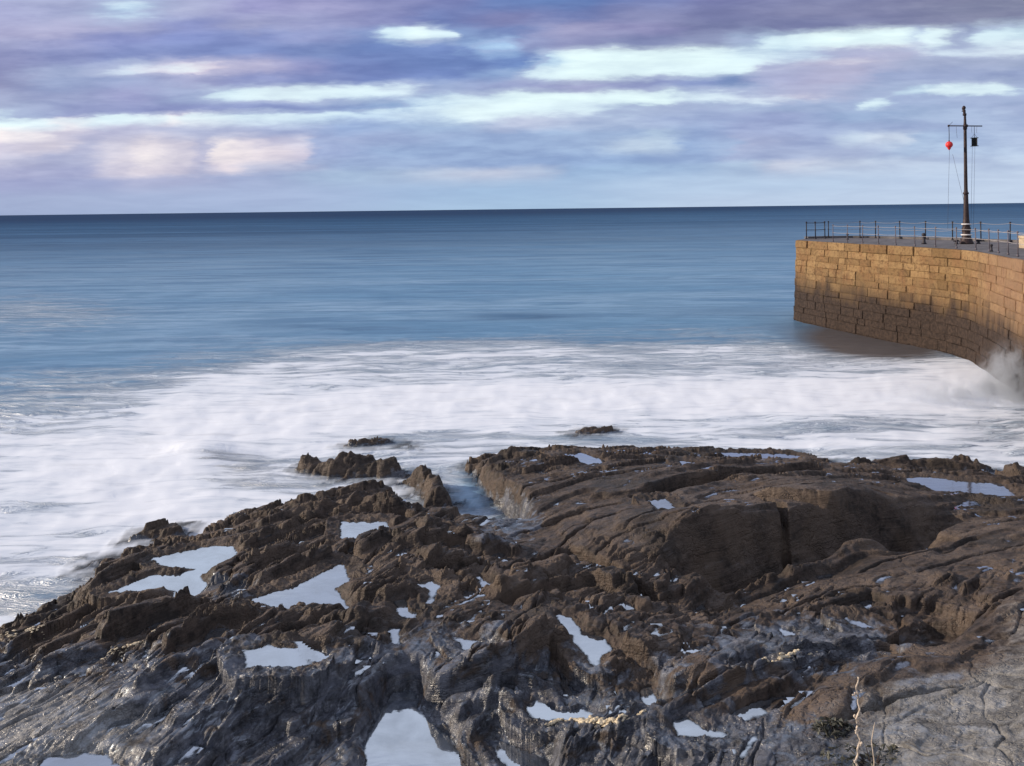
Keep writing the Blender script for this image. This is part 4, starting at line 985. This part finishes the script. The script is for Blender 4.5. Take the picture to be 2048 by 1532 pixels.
def bush(cx_, cy_, w, d, h, n, lab):
    bz = float(land(np.array([cx_]), np.array([cy_]))[0]); e_ = empty('shrub', (cx_, cy_, bz)); prop(e_, lab, 'shrub')
    q = MB()
    for k in range(n):
        a = random.uniform(0, 6.28); r_ = math.sqrt(random.random()); x = w*r_*math.cos(a); y = d*r_*math.sin(a)
        zmax = h*(1-r_*r_*.8)*(.6+.6*random.random()); z = zmax*random.random()**.5
        for _ in range(2):
            l = random.uniform(.02, .05); a2 = random.uniform(0, 6.28); u = Vector((math.cos(a2), math.sin(a2), random.uniform(-.3, .9))).normalized(); v = u.cross(Vector((random.random(), random.random(), random.random()))).normalized()
            c_ = Vector((x+random.uniform(-.02, .02), y+random.uniform(-.02, .02), z))
            q.add([c_-u*l, c_+v*l*.35, c_+u*l, c_-v*l*.35], [(0, 1, 2, 3)])
    q.build('leaves', M_leaf, e_)
    q = MB()
    for k in range(14):
        a = random.uniform(0, 6.28); x, y = w*.7*math.cos(a)*random.random(), d*.7*math.sin(a)*random.random()
        q.tube([(x*.3, y*.3, -.05), (x*.7, y*.7, h*.3), (x, y, h*.7)], [.008, .005, .003], 5)
    q.build('stem', M_iron, e_)
c1 = hit(1745, 1525); bush(c1[0], c1[1], .5, .25, .10, 150, 'low dark olive shrub around the foot of the dead stem')
c2 = hit(1668, 1462); bush(c2[0], c2[1], .22, .14, .12, 150, 'small dark tuft of leaves left of the dead stem')

# ------------------------------------------------------------------ spray
def spray(lab, c, sx, sy, sz, dens):
    m = bpy.data.materials.new('sea spray'); m.use_nodes = True; t = NT(m.node_tree); out = t.new('ShaderNodeOutputMaterial'); v = t.new('ShaderNodeVolumePrincipled'); t.l.new(v.outputs[0], out.inputs['Volume'])
    v.inputs['Color'].default_value = (.88, .93, 1, 1); v.inputs['Anisotropy'].default_value = .2
    tc = t.new('ShaderNodeTexCoord').outputs['Object']
    n = t.noise(t.mapping(tc, (1.4, 1.4, .9)), 1.6, 5, .62, .8)
    sp = t.new('ShaderNodeSeparateXYZ'); t.l.new(tc, sp.inputs[0])
    ln = t.new('ShaderNodeVectorMath', operation='LENGTH'); t.l.new(t.mapping(tc, (1/sx, 1/sy, 1/sz)), ln.inputs[0])
    shape = t.rng(ln.outputs['Value'], 1.0, .15)
    dd = t.math('MULTIPLY', t.math('MULTIPLY', shape, t.rng(n, .42, .66)), dens); t.set(v.inputs['Density'], dd)
    q = MB(); q.lathe((0, 0, 0), [(max(.01, math.sin(a)), -math.cos(a)) for a in np.linspace(.05, math.pi-.05, 14)], 22)
    q.v = [(a*sx, b_*sy, c_*sz) for a, b_, c_ in q.v]
    o_ = q.build('sea_spray', m, None, True); o_.location = c; prop(o_, lab, 'spray', kind='stuff')
p = at(2024, 790, 0); spray('burst of white spray against the pier foot', (p[0]-.1, p[1]-.2, .1), 1.7, 1.4, 2.3, 5.)
p = at(1975, 800, 0); spray('low drifting spray', (p[0], p[1], .0), 5.0, 2.2, .9, 2.4)

# ------------------------------------------------------------------ sky
SKY = {
 -140: [(0, 150, 150, 190), (500, 140, 140, 188), (900, 160, 165, 205), (1300, 140, 140, 185), (2048, 150, 150, 190)],
 -50: [(0, 170, 168, 208), (400, 158, 155, 200), (800, 138, 138, 190), (1200, 120, 128, 185), (1600, 132, 128, 172), (2048, 140, 132, 168)],
 0: [(0, 175, 170, 215), (128, 172, 170, 212), (256, 188, 208, 236), (384, 180, 178, 216), (512, 160, 150, 205), (640, 165, 155, 205), (768, 140, 135, 190), (896, 125, 125, 185), (1024, 105, 120, 185), (1152, 100, 120, 185), (1280, 125, 130, 190), (1408, 130, 125, 180), (1664, 135, 130, 175), (2048, 140, 130, 165)],
 40: [(0, 180, 172, 212), (128, 186, 178, 216), (256, 165, 160, 205), (384, 142, 142, 202), (512, 165, 160, 205), (640, 160, 155, 205), (768, 142, 138, 194), (896, 118, 125, 188), (1024, 135, 130, 185), (1152, 118, 122, 182), (1280, 140, 135, 185), (1408, 130, 125, 175), (1664, 132, 126, 171), (2048, 135, 130, 165)],
 62: [(0, 165, 160, 205), (128, 160, 155, 205), (256, 145, 145, 205), (384, 135, 140, 205), (512, 140, 145, 205), (640, 150, 150, 205), (735, 145, 155, 210), (780, 200, 225, 245), (850, 225, 246, 252), (895, 205, 225, 244), (930, 130, 145, 200), (1024, 120, 130, 190), (1152, 165, 155, 200), (1280, 150, 140, 190), (1408, 125, 122, 170), (1600, 128, 124, 172), (2048, 138, 132, 168)],
 92: [(0, 150, 145, 195), (128, 140, 140, 195), (256, 135, 140, 200), (512, 130, 138, 200), (640, 125, 135, 195), (768, 115, 130, 195), (896, 120, 135, 200), (960, 165, 190, 235), (1010, 165, 190, 235), (1060, 150, 150, 200), (1152, 155, 150, 198), (1280, 132, 132, 182), (1408, 140, 140, 185), (1500, 165, 175, 212), (1560, 200, 225, 242), (1610, 215, 240, 250), (1664, 226, 250, 252), (1792, 226, 250, 252), (1840, 190, 205, 232), (1865, 222, 244, 250), (1920, 155, 160, 200), (1980, 200, 222, 240), (2048, 190, 210, 230)],
 125: [(0, 140, 135, 185), (128, 170, 175, 215), (256, 202, 212, 236), (330, 215, 212, 232), (400, 228, 218, 232), (512, 192, 182, 215), (600, 150, 145, 200), (700, 118, 126, 190), (896, 110, 125, 190), (1040, 112, 132, 198), (1100, 190, 215, 240), (1160, 226, 250, 252), (1280, 226, 250, 252), (1408, 226, 250, 252), (1500, 210, 232, 246), (1600, 195, 210, 235), (1700, 186, 182, 215), (1790, 190, 186, 215), (1900, 196, 208, 232), (2048, 208, 220, 238)],
 146: [(0, 150, 145, 190), (128, 155, 160, 205), (256, 165, 170, 215), (384, 165, 160, 205), (512, 150, 150, 205), (640, 130, 135, 195), (768, 120, 130, 195), (896, 118, 132, 198), (1020, 150, 170, 218), (1080, 205, 225, 242), (1150, 226, 250, 252), (1480, 222, 244, 250), (1540, 182, 182, 216), (1700, 192, 184, 212), (1850, 170, 172, 208), (2048, 168, 172, 206)],
 172: [(0, 165, 165, 205), (128, 160, 160, 205), (256, 160, 155, 205), (384, 168, 175, 216), (440, 205, 225, 242), (560, 222, 240, 248), (700, 216, 236, 248), (800, 205, 220, 240), (870, 160, 170, 214), (1024, 150, 152, 202), (1152, 165, 160, 205), (1280, 150, 150, 200), (1408, 138, 146, 202), (1480, 125, 140, 195), (1560, 175, 172, 212), (1700, 186, 178, 210), (1800, 155, 160, 205), (2048, 150, 155, 200)],
 203: [(0, 190, 205, 230), (60, 175, 185, 220), (150, 152, 152, 202), (300, 146, 146, 200), (600, 145, 150, 205), (800, 145, 165, 212), (870, 190, 210, 236), (960, 218, 240, 250), (1050, 226, 250, 252), (1330, 226, 250, 252), (1390, 200, 215, 236), (1500, 205, 215, 238), (1600, 192, 188, 216), (1750, 168, 178, 216), (1860, 190, 210, 234), (1900, 216, 236, 246), (2000, 216, 236, 246), (2048, 180, 195, 225)],
 220: [(0, 222, 244, 250), (100, 225, 242, 250), (130, 242, 240, 245), (220, 215, 236, 248), (300, 225, 238, 248), (335, 248, 242, 245), (380, 225, 235, 245), (500, 205, 225, 242), (750, 195, 215, 240), (850, 205, 225, 244), (950, 225, 246, 250), (1150, 220, 240, 250), (1250, 185, 200, 228), (1350, 170, 180, 216), (1700, 165, 176, 216), (1745, 205, 225, 242), (1800, 165, 176, 216), (2048, 168, 178, 216)],
 245: [(0, 238, 230, 235), (60, 242, 236, 240), (120, 205, 200, 220), (200, 186, 186, 216), (400, 176, 182, 216), (600, 165, 176, 216), (700, 152, 166, 215), (900, 165, 180, 220), (1050, 190, 194, 224), (1200, 180, 190, 224), (1400, 162, 170, 214), (1550, 162, 166, 212), (1700, 152, 166, 210), (1850, 166, 180, 218), (2048, 172, 180, 218)],
 270: [(0, 205, 200, 222), (100, 215, 208, 222), (170, 180, 182, 214), (230, 205, 202, 222), (290, 228, 220, 228), (370, 212, 206, 222), (410, 185, 186, 216), (440, 235, 226, 230), (500, 222, 214, 226), (540, 195, 192, 218), (590, 205, 204, 226), (640, 160, 174, 216), (1000, 158, 172, 216), (1280, 160, 174, 216), (1320, 175, 190, 222), (1400, 155, 168, 214), (1500, 162, 166, 212), (1700, 160, 168, 212), (2048, 172, 182, 220)],
 296: [(0, 188, 188, 216), (150, 176, 180, 214), (240, 212, 206, 222), (290, 232, 224, 230), (370, 212, 206, 222), (412, 190, 188, 216), (440, 238, 228, 230), (540, 226, 216, 226), (600, 215, 208, 226), (640, 160, 175, 218), (800, 155, 170, 215), (1000, 155, 170, 215), (1150, 160, 175, 218), (1290, 188, 202, 228), (1350, 185, 200, 228), (1385, 150, 166, 214), (1450, 160, 172, 215), (1490, 170, 172, 212), (1650, 162, 168, 212), (1720, 190, 202, 228), (1760, 200, 210, 232), (1815, 200, 210, 232), (1850, 168, 182, 220), (2048, 176, 186, 222)],
 325: [(0, 170, 172, 210), (150, 166, 170, 210), (250, 205, 200, 220), (300, 222, 214, 226), (370, 208, 202, 220), (410, 182, 182, 212), (470, 220, 210, 222), (560, 180, 184, 214), (700, 160, 172, 215), (1000, 150, 165, 212), (1200, 150, 168, 215), (1400, 155, 170, 215), (1500, 165, 170, 212), (1700, 176, 182, 218), (1850, 176, 190, 224), (2048, 180, 192, 225)],
 343: [(0, 160, 165, 208), (200, 158, 166, 208), (300, 172, 176, 212), (500, 160, 172, 212), (700, 166, 180, 216), (1000, 190, 194, 220), (1080, 178, 186, 218), (1150, 156, 176, 218), (1350, 162, 180, 220), (1500, 172, 186, 220), (1580, 195, 198, 222), (1680, 190, 198, 224), (1800, 186, 196, 225), (2048, 186, 198, 228)],
 380: [(0, 160, 172, 210), (500, 165, 180, 218), (1000, 162, 182, 221), (1400, 180, 196, 228), (2048, 190, 202, 230)],
 418: [(0, 152, 166, 205), (500, 158, 175, 213), (1024, 168, 188, 223), (1500, 186, 199, 228), (2048, 191, 203, 230)],
}
SUN_EL, SUN_AZ = math.radians(20), math.radians(-80)     # azimuth from +Y towards +X
w = bpy.data.worlds.new('World'); scene.world = w; w.use_nodes = True; t = NT(w.node_tree)
out = t.new('ShaderNodeOutputWorld'); bg = t.new('ShaderNodeBackground'); t.l.new(bg.outputs[0], out.inputs[0])
D = t.new('ShaderNodeTexCoord').outputs['Generated']
sp = t.new('ShaderNodeSeparateXYZ'); t.l.new(D, sp.inputs[0]); dx, dy, dzz = sp.outputs
ys = t.math('MAXIMUM', dy, .05)
u = t.math('DIVIDE', dx, ys); v = t.math('DIVIDE', dzz, ys)
cv = t.new('ShaderNodeCombineXYZ'); t.l.new(u, cv.inputs[0]); t.l.new(t.math('MULTIPLY', v, 4.2), cv.inputs[1])
wn = t.noise(cv.outputs[0], 7, 5, .55, .3, col=True); s2 = t.new('ShaderNodeSeparateColor'); t.l.new(wn, s2.inputs[0])
wn2 = t.noise(cv.outputs[0], 26, 5, .6, .2, col=True); s3_ = t.new('ShaderNodeSeparateColor'); t.l.new(wn2, s3_.inputs[0])
uu = t.math('ADD', u, t.math('MULTIPLY', t.math('SUBTRACT', s2.outputs[0], .5), .08)); uu = t.math('ADD', uu, t.math('MULTIPLY', t.math('SUBTRACT', s3_.outputs[0], .5), .05))
amp = t.rng(v, 0., .08, .004, .022)
vv = t.math('ADD', v, t.math('MULTIPLY', t.math('SUBTRACT', s2.outputs[1], .5), amp)); vv = t.math('ADD', vv, t.math('MULTIPLY', t.math('SUBTRACT', s3_.outputs[1], .5), t.math('MULTIPLY', amp, .55)))
vv = t.math('SUBTRACT', vv, t.math('MULTIPLY', uu, ROLL))       # beds of cloud run level with the photo's
def lin(c): c = min(c, 255)/255; return c/12.92 if c <= .04045 else ((c+.055)/1.055)**2.4
def wof(py_): return (PPY-py_)/FPX
UMIN, UMAX = -.75, .75
un = t.rng(uu, UMIN, UMAX, 0, 1, False)
rows = sorted(SKY); cur = None
for r_ in rows:
    n = t.new('ShaderNodeValToRGB'); cr = n.color_ramp; cr.interpolation = 'EASE'
    el = cr.elements; yy = FPX
    for k, (x_, *c) in enumerate(SKY[r_]):
        pos_ = (((x_-1024)/yy)-UMIN)/(UMAX-UMIN)
        e_ = el[0] if k == 0 else (el[1] if k == 1 else el.new(min(1, pos_))); e_.position = min(1, max(0, pos_)); k_ = min(1, max(0, (225-c[0])/60))*(.25 if (r_ >= 220 and x_ < 700) else 1); c = [c[0]-7*k_, c[1]+4*k_, c[2]+1*k_]; g_ = sum(c)/3; e_.color = (*[lin((q_+(g_-q_)*.14)*1.025) for q_ in c], 1)
    t.l.new(un, n.inputs[0])
    if cur is None: cur = n.outputs[0]; prev = r_
    else: cur = t.mix(t.rng(vv, wof(prev), wof(r_)), cur, n.outputs[0]); prev = r_
# fine streaks
fs = t.noise(t.mapping(cv.outputs[0], (1, 2.2, 1)), 9, 6, .6, .4)
pf_ = t.noise(t.mapping(cv.outputs[0], (1, 1.1, 1)), 13, 6, .55, .2); cur = t.mix(t.rng(v, .02, .06, 0, 1), cur, t.mix(1.0, cur, t.mix(t.rng(pf_, .3, .7), (.84, .85, .90), (1.12, 1.11, 1.07)), 'MULTIPLY'))
lm = t.new('ShaderNodeSeparateColor'); t.l.new(cur, lm.inputs[0]); lum = lm.outputs[1]
pe = t.noise(t.mapping(cv.outputs[0], (1, 1.6, 1)), 9, 7, .6, .3); ee = t.math('ADD', lum, t.math('MULTIPLY', t.math('SUBTRACT', pe, .5), .55)); up_ = t.rng(v, .105, .125)
dk_ = t.math('MULTIPLY', t.rng(ee, .62, .50), t.rng(lum, .38, .55)); cur = t.mix(t.math('MULTIPLY', t.math('MULTIPLY', dk_, up_), .35), cur, (.36, .40, .64))
cur = t.mix(t.math('MULTIPLY', t.math('MULTIPLY', t.rng(ee, .58, .86), up_), .55), cur, (.76, .93, .98))
cur = t.mix(1.0, cur, t.mix(t.rng(fs, .3, .7), (.94, .945, .96), (1.04, 1.04, 1.03)), 'MULTIPLY')
# the rest of the sky: clear Nishita sky behind broken grey-violet cloud
sky = t.new('ShaderNodeTexSky', sky_type='NISHITA', sun_disc=False, sun_elevation=SUN_EL, sun_rotation=SUN_AZ)
clear = t.mix(1.0, sky.outputs[0], (.13, .13, .13), 'MULTIPLY')
el_ = t.math('ADD', t.math('ABSOLUTE', dzz), .12)
cc = t.new('ShaderNodeCombineXYZ'); t.l.new(t.math('DIVIDE', dx, el_), cc.inputs[0]); t.l.new(t.math('DIVIDE', dy, el_), cc.inputs[1])
cn = t.noise(t.mapping(cc.outputs[0], (.45, 1.1, 1)), 1.0, 6, .55, .4)
cloud = t.mix(t.rng(cn, .40, .62), (.27, .29, .42), (.70, .75, .86))
over = t.mix(t.rng(cn, .58, .72, .85, .35), clear, cloud)
fr = t.math('MULTIPLY', t.rng(dy, .25, .55), t.rng(v, .36, .26)); fr = t.math('MULTIPLY', fr, t.rng(t.math('ABSOLUTE', u), 1.1, .72))
col = t.mix(fr, over, cur)
col = t.mix(t.rng(dzz, -.002, -.02), col, (.10, .15, .22))
t.l.new(col, bg.inputs[0]); bg.inputs[1].default_value = 1.0
w.cycles.sampling_method = 'MANUAL'; w.cycles.sample_map_resolution = 1024

sun = bpy.data.lights.new('sun', 'SUN'); sun.energy = 4.2; sun.angle = math.radians(1.0); sun.color = (1, .84, .66)
so = bpy.data.objects.new('sun', sun); COL.objects.link(so)
sd_ = Vector((math.sin(SUN_AZ)*math.cos(SUN_EL), math.cos(SUN_AZ)*math.cos(SUN_EL), math.sin(SUN_EL)))
so.rotation_euler = sd_.to_track_quat('Z', 'Y').to_euler()
scene.view_settings.view_transform = 'Standard'; scene.view_settings.look = 'None'; scene.view_settings.exposure = 0; scene.view_settings.gamma = 1
scene.cycles.max_bounces = 6; scene.cycles.volume_bounces = 1; scene.cycles.transparent_max_bounces = 10
scene.cycles.use_denoising = True
